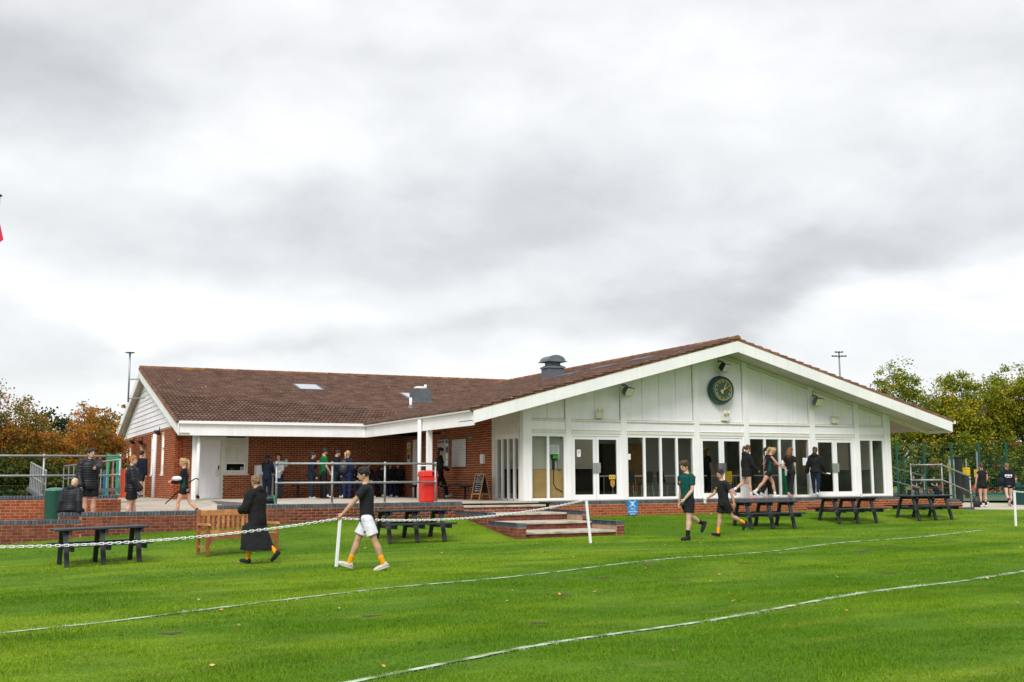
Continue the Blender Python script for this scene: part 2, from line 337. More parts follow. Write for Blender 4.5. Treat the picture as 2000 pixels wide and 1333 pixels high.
def course_bricks(key, o, u, n, L, z0, rows, openings=(), ch=.075, top=None, module=.225):
    """stretcher bond: list of piece items on the wall plane that starts at o"""
    out = []; u = Vector((*u, 0)); n = Vector((*n, 0)); o = Vector(o)
    for r in range(rows):
        za, zb = z0+r*ch+.0062, z0+(r+1)*ch-.0062
        cuts = sorted((a, b) for a, b, c, d in openings if c < zb-.01 and d > za+.01); free = []; x = 0.
        for a, b in cuts:
            if a > x: free.append((x, a))
            x = max(x, b)
        if x < L: free.append((x, L))
        s0 = -(module/2) if r % 2 else 0.
        k = 0
        while s0+k*module < L:
            a, b = s0+k*module+.006, s0+(k+1)*module-.006; k += 1
            for fa, fb in free:
                aa, bb = max(a, fa+.004), min(b, fb-.004)
                if bb-aa > .03:
                    if top and za+.03 > top((aa+bb)/2): continue
                    p = o+u*aa; pr = .010+random.uniform(-.0015, .002)
                    mt = basis((p.x, p.y, za), u, n, (bb-aa, pr, zb-za)); out.append((key, mt, (bb-aa)*(zb-za), n))
    return out
def cap_bricks(key, o, u, n, L, ztop, depth=.225, h=.1025, proud=.012):
    """brick-on-edge coping: full blocks, front proud of the wall face"""
    out = []; u = Vector((*u, 0)); n = Vector((*n, 0)); o = Vector(o); k = int(L/.075)
    for i in range(k):
        p = o+u*(i*.075+.005)-n*depth; dz = random.uniform(-.0025, .0025)
        out.append((key, basis((p.x, p.y, ztop-h+dz), u, n, (.065, depth+proud+random.uniform(-.002, .003), h)), .065*(h+.03), n))
    return out
def wall_core(mb, o, u, n, L, z0, z1, t, openings=()):
    """mortar body of a wall as boxes that leave the openings free"""
    xs = sorted({0., L, *[q for a, b, c, d in openings for q in (a, b)]}); zs = sorted({z0, z1, *[q for a, b, c, d in openings for q in (c, d) if z0 < q < z1]})
    u = Vector((*u, 0)); n = Vector((*n, 0)); o = Vector((o[0], o[1], 0))
    for i in range(len(xs)-1):
        j = 0
        while j < len(zs)-1:
            xm = (xs[i]+xs[i+1])/2
            def op(jj): return any(a < xm < b and c < (zs[jj]+zs[jj+1])/2 < d for a, b, c, d in openings)
            if op(j): j += 1; continue
            k = j
            while k+1 < len(zs)-1 and not op(k+1): k += 1
            a, b = o+u*xs[i], o+u*xs[i+1]; mb.prism([(*a.xy, zs[j]), (*b.xy, zs[j]), (*b.xy, zs[k+1]), (*a.xy, zs[k+1])], -n*t); j = k+1
    return mb
# ---------------------------------------------------------------- ground
BX = [-30, -16, -14, -12, -9.5, -7.5, -6, -2.45, -2.3, .2, 2, 8, 14, 17, 24]; BZ = [-1.0, -.90, -.80, -.66, -.56, -.47, -.41, -.40, -.44, -.46, -.46, -.43, -.42, -.50, -.56]
FX = [-30, -16, -13, -9, -3, 2, 10, 20, 30]; FZ = [-1.2, -1.08, -1.02, -.885, -.82, -.775, -.74, -.66, -.6]
def lawn_z(X, Y):
    X = np.asarray(X, float); Y = np.asarray(Y, float)
    b = np.interp(X, BX, BZ); f = np.interp(X, FX, FZ); t = np.clip((-1.25-Y)/4.3, 0, 1); t = t*t*(3-2*t)
    k = np.clip((-6-Y)/20, 0, 1); f = f*(1-k)-.97*k
    z = b*(1-t)+f*t; back = np.clip((Y-.5)/3, 0, 1); return z*(1-back)+(-.62)*back
def lz(x, y): return float(lawn_z(x, y))
LINE1 = [(-16.5, -17.0), (-14.26, -16.03), (-12.86, -15.41), (-12.34, -15.12), (-11.18, -14.72), (-9.75, -14.36), (-8.08, -13.87), (-6.93, -13.38), (-5.72, -12.92), (-4.43, -12.48), (-3.03, -12.06), (.01, -11.2), (2.61, -10.42), (5.07, -9.65), (7.25, -9.06), (9.34, -8.44)]
LINE2 = [(-14.6, -21.7), (-11.73, -20.76), (-10.78, -20.42), (-10.11, -20.11), (-9.4, -19.83), (-8.64, -19.57), (-7.85, -19.31), (-6.02, -18.74), (-2.97, -17.74), (.57, -16.82), (5, -15.5)]
LINE3 = [(11.4, -8.25), (13.2, -8.3), (15, -8.6)]
# ================================================================ GROUND
def axis(a, b, fa, fb, st):
    c = list(np.arange(fa, fb+st/2, st)); x, d = fa, st
    lo = []
    while x > a: d *= 1.5; x -= d; lo.append(x)
    hi = []; x, d = fb, st
    while x < b: d *= 1.5; x += d; hi.append(x)
    return np.array(lo[::-1]+c+hi)
gx = axis(-1500, 1500, -30, 45, .5); gy = axis(-1500, 1500, -31, 30, .5)
GX, GY = np.meshgrid(gx, gy); GZ = lawn_z(GX, GY)
GZ += .02*np.sin(GX*.9+GY*.4)*np.sin(GY*.7-GX*.3)*np.clip((-GY-4)/4, 0, 1)
nxg, nyg = len(gx), len(gy)
idx = np.arange(nxg*nyg).reshape(nyg, nxg)
F = np.stack([idx[:-1, :-1], idx[:-1, 1:], idx[1:, 1:], idx[1:, :-1]], -1).reshape(-1, 4)
def lawn_material(name, blades):
    m = bpy.data.materials.new(name); m.use_nodes = True; t = m.node_tree; n = t.nodes; L = t.links; b = n['Principled BSDF']
    b.inputs['Roughness'].default_value = .8; b.inputs['Specular IOR Level'].default_value = .12
    g = n.new('ShaderNodeNewGeometry')
    def nz(sc, det, st=(1, 1, 1)):
        mp_ = n.new('ShaderNodeMapping'); mp_.inputs['Scale'].default_value = st; mp_.inputs['Rotation'].default_value = (0, 0, math.radians(-17)); L.new(g.outputs['Position'], mp_.inputs[0])
        x = n.new('ShaderNodeTexNoise'); x.inputs['Scale'].default_value = sc; x.inputs['Detail'].default_value = det; L.new(mp_.outputs[0], x.inputs['Vector']); return x.outputs['Fac']
    def mr(v, a, b_, c, d):
        x = n.new('ShaderNodeMapRange'); L.new(v, x.inputs[0])
        for i, q in enumerate((a, b_, c, d)): x.inputs[i+1].default_value = q
        return x.outputs[0]
    def mix(f, c1, c2, bt='MIX'):
        x = n.new('ShaderNodeMixRGB'); x.blend_type = bt
        for i, q in enumerate((f, c1, c2)):
            if isinstance(q, (int, float)): x.inputs[i].default_value = q
            elif isinstance(q, tuple): x.inputs[i].default_value = (*q, 1)
            else: L.new(q, x.inputs[i])
        return x.outputs[0]
    c = mix(mr(nz(.32, 4, (.5, 1.6, 1)), .42, .60, 0, 1), (.094, .204, .006), (.180, .290, .010))
    c = mix(mr(nz(1.3, 5, (.6, 1.4, 1)), .45, .75, 0, .65), c, (.060, .140, .007))
    c = mix(mr(nz(.9, 6, (.45, 1.9, 1)), .60, .78, 0, .6), c, (.23, .27, .03))
    if blades:
        c = mix(1., c, mr(g.outputs['Random Per Island'], 0, 1, .62, 1.42), 'MULTIPLY')
        at = n.new('ShaderNodeAttribute'); at.attribute_name = 'chalk'; c = mix(at.outputs['Fac'], c, (.74, .77, .74))
        b.inputs['Roughness'].default_value = .55
    else:
        c = mix(1., c, mr(nz(34, 3), .3, .7, .52, 1.05), 'MULTIPLY')
        c = mix(mr(nz(3.2, 6), .69, .78, 0, .7), c, (.12, .085, .035))
        bp = n.new('ShaderNodeBump'); bp.inputs['Strength'].default_value = .6; bp.inputs['Distance'].default_value = .03; L.new(nz(42, 4), bp.inputs['Height']); L.new(bp.outputs[0], b.inputs['Normal'])
    L.new(c, b.inputs['Base Color']); MATS[name] = m
lawn_material('lawn', False); lawn_material('grass_blade', True)
me = np_mesh('lawn', np.stack([GX.ravel(), GY.ravel(), GZ.ravel()], 1), F)
for p in me.polygons: p.use_smooth = True
link('lawn', me, 'lawn', kind='structure')
# chalk lines: ragged ribbons just above the soil, the grass standing through them
mat('chalk_line', (.42, .52, .36), .9, .1, var=.4, vscale=9, coords='Position', col2=(.09, .17, .03), c2scale=4.5, c2lo=.47, c2hi=.58)
def smooth_line(P, st=.12):
    P = np.array(P, float); d = np.r_[0, np.cumsum(np.hypot(*np.diff(P, axis=0).T))]; s = np.arange(0, d[-1], st)
    x = np.interp(s, d, P[:, 0]); y = np.interp(s, d, P[:, 1]); k = np.ones(13)/13
    xp = np.convolve(np.pad(x, 6, 'edge'), k, 'valid'); yp = np.convolve(np.pad(y, 6, 'edge'), k, 'valid'); return np.stack([xp, yp], 1)
CHALK = []
for Lp in (LINE1, LINE2, LINE3):
    s = smooth_line(Lp); CHALK.append(s); t = np.gradient(s, axis=0); t /= np.linalg.norm(t, axis=1)[:, None]; nn = np.stack([-t[:, 1], t[:, 0]], 1)
    wv = .042+rng.normal(0, .006, len(s)); A = s+nn*wv[:, None]; B = s-nn*(.042+rng.normal(0, .006, len(s)))[:, None]; V = np.empty((2*len(s), 3))
    V[0::2, :2] = A; V[1::2, :2] = B; V[:, 2] = lawn_z(V[:, 0], V[:, 1])+.012+.02*np.sin(V[:, 0]*.9+V[:, 1]*.4)*np.sin(V[:, 1]*.7-V[:, 0]*.3)*np.clip((-V[:, 1]-4)/4, 0, 1)
    i = np.arange(len(s)-1)*2; link('pitch_line', np_mesh('pitch_line', V, np.stack([i, i+1, i+3, i+2], 1)), 'chalk_line', kind='structure')
# ---------------------------------------------------------------- paved terrace, ramp and walkway
def tz(x, y):
    s = min(max((-7.4-x)/1.9, 0), 1); s = s*s*(3-2*s); return -.042*min(max(10.8-y, 0), 12)*s
def sheet(name, x0, x1, y0, y1, m, zf, st=.5, dz=0., kind='structure', skirt=0):
    xs = np.linspace(x0, x1, max(2, int((x1-x0)/st)+1)); ys = np.linspace(y0, y1, max(2, int((y1-y0)/st)+1)); V = []; 
    for y in ys:
        for x in xs: V.append((x, y, zf(x, y)+dz))
    a = len(xs); f = [(j*a+i, j*a+i+1, (j+1)*a+i+1, (j+1)*a+i) for j in range(len(ys)-1) for i in range(a-1)]
    mb = MB(); mb.add(V, f); return mb.build(name, m, kind=kind)
terrace = sheet('terrace', -16.5, .0, -1.02, 10.82, 'paving_joint', tz, dz=-.012)
SLAB = 0
for i in range(18):
    for j in range(14):
        x0, y0 = -16.2+i*.9, -1.02+j*.9; x1, y1 = x0+.886, y0+.886
        if x0 < -11.3 and y0 > .4: continue
        if y1 > 10.82: y1 = 10.81
        if y1-y0 < .1 or x0 < -14.6: continue
        if x1 > 0: x1 = -.004
        mb = MB(); top = [(x0, y0), (x1, y0), (x1, y1), (x0, y1)]; dzz = random.uniform(-.001, .001)
        mb.add([(x, y, tz(x, y)-.03) for x, y in top]+[(x, y, tz(x, y)+dzz) for x, y in top], [(4, 5, 6, 7), (0, 1, 5, 4), (1, 2, 6, 5), (2, 3, 7, 6), (3, 0, 4, 7)])
        mb.build('paving_slab', 'paving', terrace)
sheet('path', -12.5, -8.27, 10.83, 30, 'paving', lambda x, y: 0, 2, dz=-.004)
sheet('walkway', .02, 16.4, -1.02, .02, 'paving', lambda x, y: 0, 3, dz=-.006)
# path, court and tarmac to the right of the clubhouse
mbp = MB(); mbp.prism([(17.1, -1.2, -.50), (19.2, -1.9, -.52), (23.5, .2, -.52), (27, 3, -.55), (27, 9, -.55), (14.6, 9, -.55), (14.6, -.9, -.5)], (0, 0, -.1)); mbp.build('pavement', 'paving', kind='structure')
mbp = MB(); mbp.prism([(17.0, -1.35, -.53), (16.9, -2.0, -.55), (23, -2.6, -.56), (32, 1.5, -.58), (27.2, 3, -.56), (23.5, .1, -.53), (19.2, -1.95, -.53)], (0, 0, -.1)); mbp.build('tarmac_path', 'asphalt', kind='structure')
mbp = MB(); mbp.prism([(15.0, -2.3, -.54), (17.3, -2.4, -.545), (20.0, -2.75, -.55), (16.9, -2.0, -.525), (16.6, -1.3, -.52), (15.4, -1.3, -.5)], (0, 0, -.06)); mbp.build('bare_soil', 'soil', kind='structure')
sheet('court_surround', 20, 64, 9.5, 44, 'court_red', lambda x, y: -.53, 9)
cs = MB(); cs.prism([(25.6, 10.6, -.524), (52, 3.6, -.524), (60, 30, -.524), (33, 42, -.524)], (0, 0, -.003)); cs.build('court_surface', 'court_green', kind='structure')
cs = MB(); cs.prism([(27.6, 14.6, -.519), (55, 8, -.519), (55.6, 10, -.519), (28.2, 16.4, -.519)], (0, 0, -.002)); cs.build('court_band', 'court_red', kind='structure')
# ================================================================ TERRACE WALLS
PAR = {}; BR_T = []; CAP_T = []
tw = thing('terrace_wall', 'long low brick retaining wall with blue coping behind the wooden bench', 'wall', (-8, -1.15, -.5))
mb = MB()
for x0, x1, zt in ((-9.08, -2.45, .03), (-12.27, -9.08, -.09), (-16.8, -12.27, -.25)): mb.box(x0, x1, -1.25, -1.025, -1.1, zt-.1)
mb.box(-12.75, -12.27, -1.0, -.79, -1.0, -.19)
PAR['t'] = mb.build('mortar_core', 'mortar_dull', tw)
for x0, x1, zt in ((-9.08, -2.45, .03), (-12.27, -9.08, -.09), (-16.8, -12.27, -.25)):
    zb = zt-.1125; rows = 10; BR_T += course_bricks('t', (x0, -1.25, 0), (1, 0), (0, -1), x1-x0, zb-rows*.075, rows)
    CAP_T += cap_bricks('t', (x0, -1.25, 0), (1, 0), (0, -1), x1-x0, zt)
BR_T += course_bricks('t', (-12.75, -1.0, 0), (1, 0), (0, -1), .48, -.1925-.075, 1); CAP_T += cap_bricks('t', (-12.75, -1.0, 0), (1, 0), (0, -1), .48, -.09, depth=.2)
BR_T += course_bricks('t', (-2.45, -1.25, 0), (0, 1), (1, 0), .2, -.4, 4)
pieces('brick', 'brick_old', BR_T, BRICK2, PAR); pieces('coping_brick', 'brick_blue', CAP_T, BLUE, PAR)
pw = thing('plinth_wall', 'low red brick plinth with blue coping below the glazed front', 'wall', (8, -1.15, -.4)); PAR = {}; mb = MB()
mb.box(.33, 15.73, -1.25, -1.025, -.8, -.1); mb.box(15.73, 16.4, -1.25, -1.025, -.9, -.23); mb.box(16.4, 17.05, -1.25, -1.025, -1, -.52)
PAR['t'] = mb.build('mortar_core', 'mortar', pw); b_ = []; c_ = []
for x0, x1, zt, rows in ((.33, 15.73, 0., 6), (15.73, 16.4, -.13, 5), (16.4, 17.05, -.42, 2)):
    b_ += course_bricks('t', (x0, -1.25, 0), (1, 0), (0, -1), x1-x0, zt-.1125-rows*.075, rows); c_ += cap_bricks('t', (x0, -1.25, 0), (1, 0), (0, -1), x1-x0, zt)
pieces('brick', 'brick_red', b_, BRICK, PAR); pieces('coping_brick', 'brick_blue', c_, BLUE, PAR)
gw = thing('garden_wall', 'short brick wall with blue coping carrying the left pipe railing, behind the green bin', 'wall', (-13.5, 1.6, -.4)); PAR = {}; mb = MB()
mb.box(-17, -11.09, 1.5, 1.72, -1, .17); PAR['t'] = mb.build('mortar_core', 'mortar', gw)
pieces('brick', 'brick_red', course_bricks('t', (-17, 1.5, 0), (1, 0), (0, -1), 5.91, .1675-.075*13, 13)+course_bricks('t', (-11.09, 1.5, 0), (0, 1), (1, 0), .22, .1675-.075*11, 11), BRICK, PAR); pieces('coping_brick', 'brick_blue', cap_bricks('t', (-17, 1.5, 0), (1, 0), (0, -1), 5.91, .28), BLUE, PAR)
# ---------------------------------------------------------------- steps
st = thing('brick_steps', 'four wide brick steps with stone treads between low stepped side walls', 'steps', (-1.2, -3.2, -.75)); PAR = {}; mb = MB()
mb.box(-2.44, .09, -5.06, -1.03, -1.1, -.70); mb.box(-2.44, .09, -3.84, -1.03, -.70, -.515); mb.box(-2.44, .09, -2.5, -1.03, -.515, -.325); mb.box(-2.44, .09, -1.26, -1.03, -.325, -.135)
for x0 in (-2.68, .10):
    mb.box(x0, x0+.225, -3.36, -1.26, -1.1, -.31); mb.box(x0, x0+.225, -5.13, -3.36, -1.2, -.53)
PAR['t'] = mb.build('mortar_core', 'mortar_dull', st); b_ = []; c_ = []
for yn, zt in ((-1.30, -.08), (-2.55, -.27), (-3.9, -.46), (-5.12, -.65)):
    yb = yn+1.31 if zt < -.1 else -1.02; x = -2.445
    for wdt in (.62, .66, .62, .63):
        t = MB(); t.box(x+.003, x+wdt-.003, yn, yb, zt-.055, zt+random.uniform(-.003, .003)); t.build('tread_slab', 'tread', st, bevel=.008); x += wdt
    b_ += course_bricks('t', (-2.44, yn+.045, 0), (1, 0), (0, -1), 2.53, zt-.055-.15, 2)
for x0, xin, nn in ((-2.68, -2.68, (-1, 0)), (.10, .325, (1, 0))):
    for ya, yb, zt in ((-3.36, -1.25, -.21), (-5.13, -3.36, -.43)):
        b_ += course_bricks('t', (xin, yb if nn[0] < 0 else ya, 0), (0, -1) if nn[0] < 0 else (0, 1), nn, yb-ya, zt-.1125-.075*5, 5)
        b_ += course_bricks('t', (x0, ya, 0), (1, 0), (0, -1), .225, zt-.1125-.075*4, 4)
        L_ = yb-ya; k = int(L_/.075)
        for i in range(k): c_.append(('t', basis((x0-.012, ya+.005+i*.075+.0325*0, zt-.1025), (0, 1, 0), (1, 0, 0), (.065, .25, .1025)), .01, Vector((nn[0], 0, 0))))
pieces('brick', 'brick_old', b_, BRICK2, PAR); pieces('coping_brick', 'brick_blue', c_, BLUE, PAR)
# ================================================================ CLUBHOUSE
club = thing('clubhouse', 'single storey brick clubhouse with brown tiled roofs and a glazed white gable front', 'building', (3, 6, 0))
SL, SR = .266, .263
def zl(y): return 2.62+SL*(y-8.66)
def zr(x): return 2.62+SR*(x+2.03) if x < 7.2 else 2.62+SR*(16.43-x)
BW = {}; ITEMS = []
op_back = [(.72, 1.65, -.1, 2.3), (1.65, 2.53, .84, 2.3)]
BW['back'] = wall_core(MB(), (-8.27, 10.82), (1, 0), (0, -1), 8.27, 0, 2.6, .25, op_back).build('brick_wall', 'mortar', club)
ITEMS += course_bricks('back', (-8.27, 10.82, 0), (1, 0), (0, -1), 8.27, 0, 32, op_back)
op_side = [(1.57, 2.33, -.1, 2.1)]
BW['side'] = wall_core(MB(), (0, 10.82), (0, -1), (-1, 0), 8.66, 0, 2.80, .25, op_side).build('brick_wall', 'mortar', club)
ITEMS += course_bricks('side', (0, 10.82, 0), (0, -1), (-1, 0), 8.66, 0, 37, op_side)
GW = [(6.5, 8.5, -.1, 2.19), (9.85, 10.6, .85, 2.42), (12.6, 13.3, .86, 2.42), (1.7, 2.3, .9, 2.15), (2.85, 3.5, .9, 2.16)]
BW['gable'] = wall_core(MB(), (-8.27, 26.8), (0, -1), (-1, 0), 15.98, 0, 2.62, .25, GW).build('brick_wall', 'mortar', club)
ITEMS += course_bricks('gable', (-8.27, 26.8, 0), (0, -1), (-1, 0), 15.98, 0, 34, GW)
pieces('brick', 'brick_red', ITEMS, BRICK, BW)
# recess behind the gable door and windows
MB().box(-7.9, -7.7, 18.2, 20.4, 0, 2.3).build('door_recess', 'brick_red', club)
for ya, yb, za, zb in ((16.2, 16.95, .85, 2.42), (13.5, 14.2, .86, 2.42), (24.5, 25.1, .9, 2.15), (23.3, 23.95, .9, 2.16)):
    wf = MB(); wf.box(-8.25, -8.16, ya, ya+.06, za, zb); wf.box(-8.25, -8.16, yb-.06, yb, za, zb); wf.box(-8.25, -8.16, ya+.06, yb-.06, zb-.06, zb); wf.box(-8.30, -8.16, ya, yb, za-.03, za+.05); wf.box(-8.25, -8.17, ya+.06, yb-.06, zb-.55, zb-.5)
    wo = wf.build('window', 'upvc', club); MB().box(-8.2, -8.19, ya+.06, yb-.06, za+.4, zb-.55).build('blind', 'white', wo); MB().box(-8.2, -8.19, ya+.06, yb-.06, zb-.5, zb-.06).build('blind', 'white_panel', wo); MB().box(-8.2, -8.19, ya+.06, yb-.06, za+.05, za+.4).build('pane', 'glass_dark' if ya < 14 else 'white', wo)
MB().tube([(-8.34, 15.4, .02), (-8.34, 15.4, 2.45)], .085, 10).build('downpipe', 'upvc', club, smooth=True)
# weatherboarded gable end
zb0 = 2.60
k = 0
while zb0+.05 < zl(18.8)-.1:
    z1 = zb0+.205; ya = 8.66+(zb0+.30-2.62)/SL; yb = 26.9-(max(zb0+.02, 2.62)-2.62)/.30 if False else 18.8+(18.8-ya)*.80
    ya = max(ya, 10.75); yb = min(yb, 26.9)
    ya1 = max(8.66+(z1+.30-2.62)/SL, 10.75); yb1 = min(18.8+(18.8-(8.66+(z1+.30-2.62)/SL))*.80, 26.9)
    if yb1-ya1 < .1: break
    b = MB(); b.add([(-8.30, ya, zb0), (-8.30, yb, zb0), (-8.275, yb1, z1), (-8.275, ya1, z1), (-8.2, ya, zb0), (-8.2, yb, zb0), (-8.2, yb1, z1), (-8.2, ya1, z1)], [(0, 1, 2, 3), (7, 6, 5, 4), (0, 4, 5, 1), (1, 5, 6, 2), (2, 6, 7, 3), (3, 7, 4, 0)])
    b.build('weatherboard', 'white_panel', club); zb0 += .2
# barge boards on the left gable, soffit behind them
YR, ZR = 18.8, zl(18.8)-.04; zf, yf = 2.58, 8.55; zre, yre = 3.02, 26.5
def brd(p, q, h, x, t): return MB().prism([(x, p[0], p[1]), (x, q[0], q[1]), (x, q[0], q[1]-h), (x, p[0], p[1]-h)], (t, 0, 0))
brd((yf, zf), (YR, ZR), .42, -8.58, .03).build('barge_board', 'white', club); brd((YR, ZR), (yre, zre), .34, -8.581, .03).build('barge_board', 'white', club)
MB().prism([(-8.55, yf, zf-.36), (-8.55, YR, ZR-.36), (-8.2, YR, ZR-.36), (-8.2, yf, zf-.36)], (0, 0, .02)).build('soffit', 'soffit', club)
MB().prism([(-8.55, YR, ZR-.30), (-8.55, yre, zre-.30), (-8.2, yre, zre-.30), (-8.2, YR, ZR-.30)], (0, 0, .02)).build('soffit', 'soffit', club)
MB().box(-8.62, -8.0, 26.45, 26.6, 2.86, 2.98).build('gutter', 'upvc', club)
# ---------------------------------------------------------------- roofs
rf = MB()
rf.prism([(-8.55, 8.62, zl(8.62)-.02), (9.5, 8.62, zl(8.62)-.02), (9.5, 18.8, zl(18.8)-.02), (-8.55, 18.8, zl(18.8)-.02)], (0, 0, -.06))
rf.prism([(-8.55, 18.8, zl(18.8)-.021), (9.5, 18.8, zl(18.8)-.021), (9.5, 26.55, 3.0), (-8.55, 26.55, 3.0)], (0, 0, -.06))
rf.prism([(-2.07, -.95, zr(-2.07)-.02), (7.2, -.95, zr(7.2)-.02), (7.2, 19, zr(7.2)-.02), (-2.07, 8.63, zr(-2.07)-.02)], (0, 0, -.06))
rf.prism([(7.2, -.95, zr(7.2)-.021), (16.45, -.95, zr(16.45)-.021), (16.45, 24, zr(16.45)-.021), (7.2, 24, zr(7.2)-.021)], (0, 0, -.06))
roof = rf.build('roof', 'lead', club)
def tile_mesh():
    mb = MB(); n = 8; W_, L_ = .305, .40; vs = []
    for j, (y, lift) in enumerate(((0., .046), (L_, .0))):
        for i in range(n+1):
            x = W_*i/n; z = .042*(.5-.5*math.cos(2*PI*2*i/n))**.8+lift; vs.append((x, y, z))
    for i in range(n+1): vs.append((W_*i/n, .004, -.012))
    fs = [(i, i+1, n+2+i, n+1+i) for i in range(n)]+[(2*(n+1)+i, 2*(n+1)+i+1, i+1, i) for i in range(n)]
    mb.add(vs, fs); return mb.mesh('roof_tile_shape')
TILE = tile_mesh(); T_IT = []
def tiles(o, u, s, nU, rows, keep):
    o = Vector(o); u = Vector(u).normalized(); s = Vector(s).normalized(); n = u.cross(s)
    for r in range(rows):
        for c in range(nU):
            p = o+u*(c*.30)+s*(r*.345); q = p+u*.15+s*.17
            if not keep(q): continue
            a = random.gauss(0, .006); u2 = (u+n*random.gauss(0, .008)).normalized(); s2 = (s+n*a).normalized(); n2 = u2.cross(s2)
            p = p+n*random.uniform(0, .006)
            T_IT.append(('r', Matrix(((u2.x, s2.x, n2.x, p.x), (u2.y, s2.y, n2.y, p.y), (u2.z, s2.z, n2.z, p.z), (0, 0, 0, 1))), .30*.345, n))
tiles((-8.62, 8.52, zl(8.52)), (1, 0, 0), (0, 1, SL), 60, 31, lambda q: q.x < -2.03+(q.y-8.66)+.45 and q.y < 18.85)
tiles((-2.15, 8.66+9.5, zr(-2.15)), (0, -1, 0), (1, 0, SR), 64, 28, lambda q: q.y > -1.0 and q.y < 8.66+(q.x+2.03)+.45 and q.x < 7.25)
tiles((16.55, -.98, zr(16.55)), (0, 1, 0), (-1, 0, SR), 40, 28, lambda q: q.x > 7.15)
pieces('roof_tile', 'tile', T_IT, TILE, {'r': roof})
def ridge(o, d, n, name='ridge_tile'):
    o = Vector(o); d = Vector(d).normalized(); sd_ = d.cross(Vector((0, 0, 1))).normalized(); prof = []
    for i in range(n):
        mb = MB(); a = o+d*(i*.45); b = a+d*.455; vs = []
        for q, rr in ((a, .125), (b, .115)):
            for k in range(9):
                t = PI*k/8; vs.append(q+sd_*rr*math.cos(t)+Vector((0, 0, rr*math.sin(t)*1.05)))
        mb.add(vs, [(k, k+1, 10+k, 9+k) for k in range(8)]+[(0, 8, 7, 6, 5, 4, 3, 2, 1), tuple(range(9, 18))]); mb.build(name, 'ridge_tile', roof)
ridge((-8.6, 18.8, zl(18.8)-.0), (1, 0, 0), 38); ridge((7.2, -1.02, zr(7.2)-.0), (0, 1, 0), 41)
# verge tiles over the front barge boards and up the left gable
for i in range(28):
    for sgn in (-1, 1):
        xa = 7.2+sgn*(9.3-i*.332); xb = xa-sgn*.33
        v = MB(); za, zb_ = zr(xa)+.035, zr(xb)+.035+.0
        v.prism([(xa, -1.01, za+.01), (xb, -1.01, zb_-.012), (xb, -1.01, zb_-.085), (xa, -1.01, za-.085)], (0, .06, 0)); v.build('verge_tile', 'verge', roof)
for i in range(30):
    ya = 8.55+i*.342; yb = ya+.338; v = MB(); v.prism([(-8.64, ya, zl(ya)+.05), (-8.64, yb, zl(yb)+.03), (-8.64, yb, zl(yb)-.05), (-8.64, ya, zl(ya)-.05)], (.06, 0, 0)); v.build('verge_tile', 'verge', roof)
# rooflights, cowls and pipes
def on_roof(fn, pts, m, nm, off, th, parent=roof):
    q = [Vector((x, y, fn(x, y)+off)) for x, y in pts]; n = (q[1]-q[0]).cross(q[2]-q[0]).normalized(); n = n if n.z > 0 else -n
    return MB().prism(q, n*th).build(nm, m, parent)
fL = lambda x, y: zl(y); fR = lambda x, y: zr(x)
def rooflight(fn, x0, x1, y0, y1):
    on_roof(fn, [(x0, y0), (x1, y0), (x1, y1), (x0, y1)], 'lead', 'rooflight', .02, .075); a = .09 if fn is fL else .14
    on_roof(fn, [(x0+a, y0+a), (x1-a, y0+a), (x1-a, y1-a), (x0+a, y1-a)], 'rooflight_pane' if fn is fL else 'vent_grey', 'rooflight_pane', .098, .004)
mat('rooflight_pane', (.30, .33, .36), .06, 1.0)
M['rooflight_pane'].node_tree.nodes['Principled BSDF'].inputs['Coat Weight'].default_value = 1.
rooflight(fL, -2.87, -1.80, 14.7, 15.9); rooflight(fL, 1.35, 2.3, 13.4, 14.6)
for xa, xb, ya, yb in ((3.75, 4.25, 4.0, 5.3), (4.3, 4.8, 2.35, 3.65), (4.85, 5.35, .85, 2.1)): rooflight(fR, xa, xb, ya, yb)
for (x, y) in ((2.62, 14.7), (.8, 11.62)):
    p = MB(); p.tube([(x, y, zl(y)-.05), (x, y, zl(y)+.45)], .055, 10); o = p.build('vent_pipe', 'upvc', club, smooth=True); MB().lathe([(.16, 0), (.15, .03), (.075, .12), (.07, .14)], (x, y, zl(y)+.02), 12).build('flashing', 'lead', o)
cw = MB(); cw.box(1.45, 2.15, 12.85, 13.5, zl(12.85)-.1, zl(12.85)+.62); o = cw.build('vent_cowl', 'lead', club); MB().lathe([(.27, 0), (.27, .05), (.2, .09), (.05, .1)], (1.8, 13.18, zl(12.85)+.622), 20).build('cap', 'cream', o); on_roof(fL, [(1.3, 12.7), (2.3, 12.7), (2.3, 13.65), (1.3, 13.65)], 'lead', 'flashing', .06, .015, o)
vx, vy = 4.35, 6.3; v0 = zr(vx)
cw = MB(); cw.box(vx-.31, vx+.31, vy-.31, vy+.31, v0-.25, v0+.36); o = cw.build('kitchen_vent', 'lead', club)
c2 = MB(); c2.box(vx-.35, vx+.35, vy-.35, vy+.35, v0+.36, v0+.41); c2.add([(vx-.35, vy-.35, v0+.411), (vx+.35, vy-.35, v0+.411), (vx+.35, vy+.35, v0+.411), (vx-.35, vy+.35, v0+.411), (vx-.22, vy-.22, v0+.48), (vx+.22, vy-.22, v0+.48), (vx+.22, vy+.22, v0+.48), (vx-.22, vy+.22, v0+.48)], [(0, 1, 5, 4), (1, 2, 6, 5), (2, 3, 7, 6), (3, 0, 4, 7), (4, 5, 6, 7)])
c2.box(vx-.21, vx+.21, vy-.21, vy+.21, v0+.478, v0+.59); c2.build('collar', 'vent_grey', o)
poly = [(vx-.37, vy-.33, v0+.62)]+[(vx+.36*math.cos(PI-q*PI/12), vy-.33, v0+.63+.21*math.sin(q*PI/12)) for q in range(13)]+[(vx+.37, vy-.33, v0+.62)]
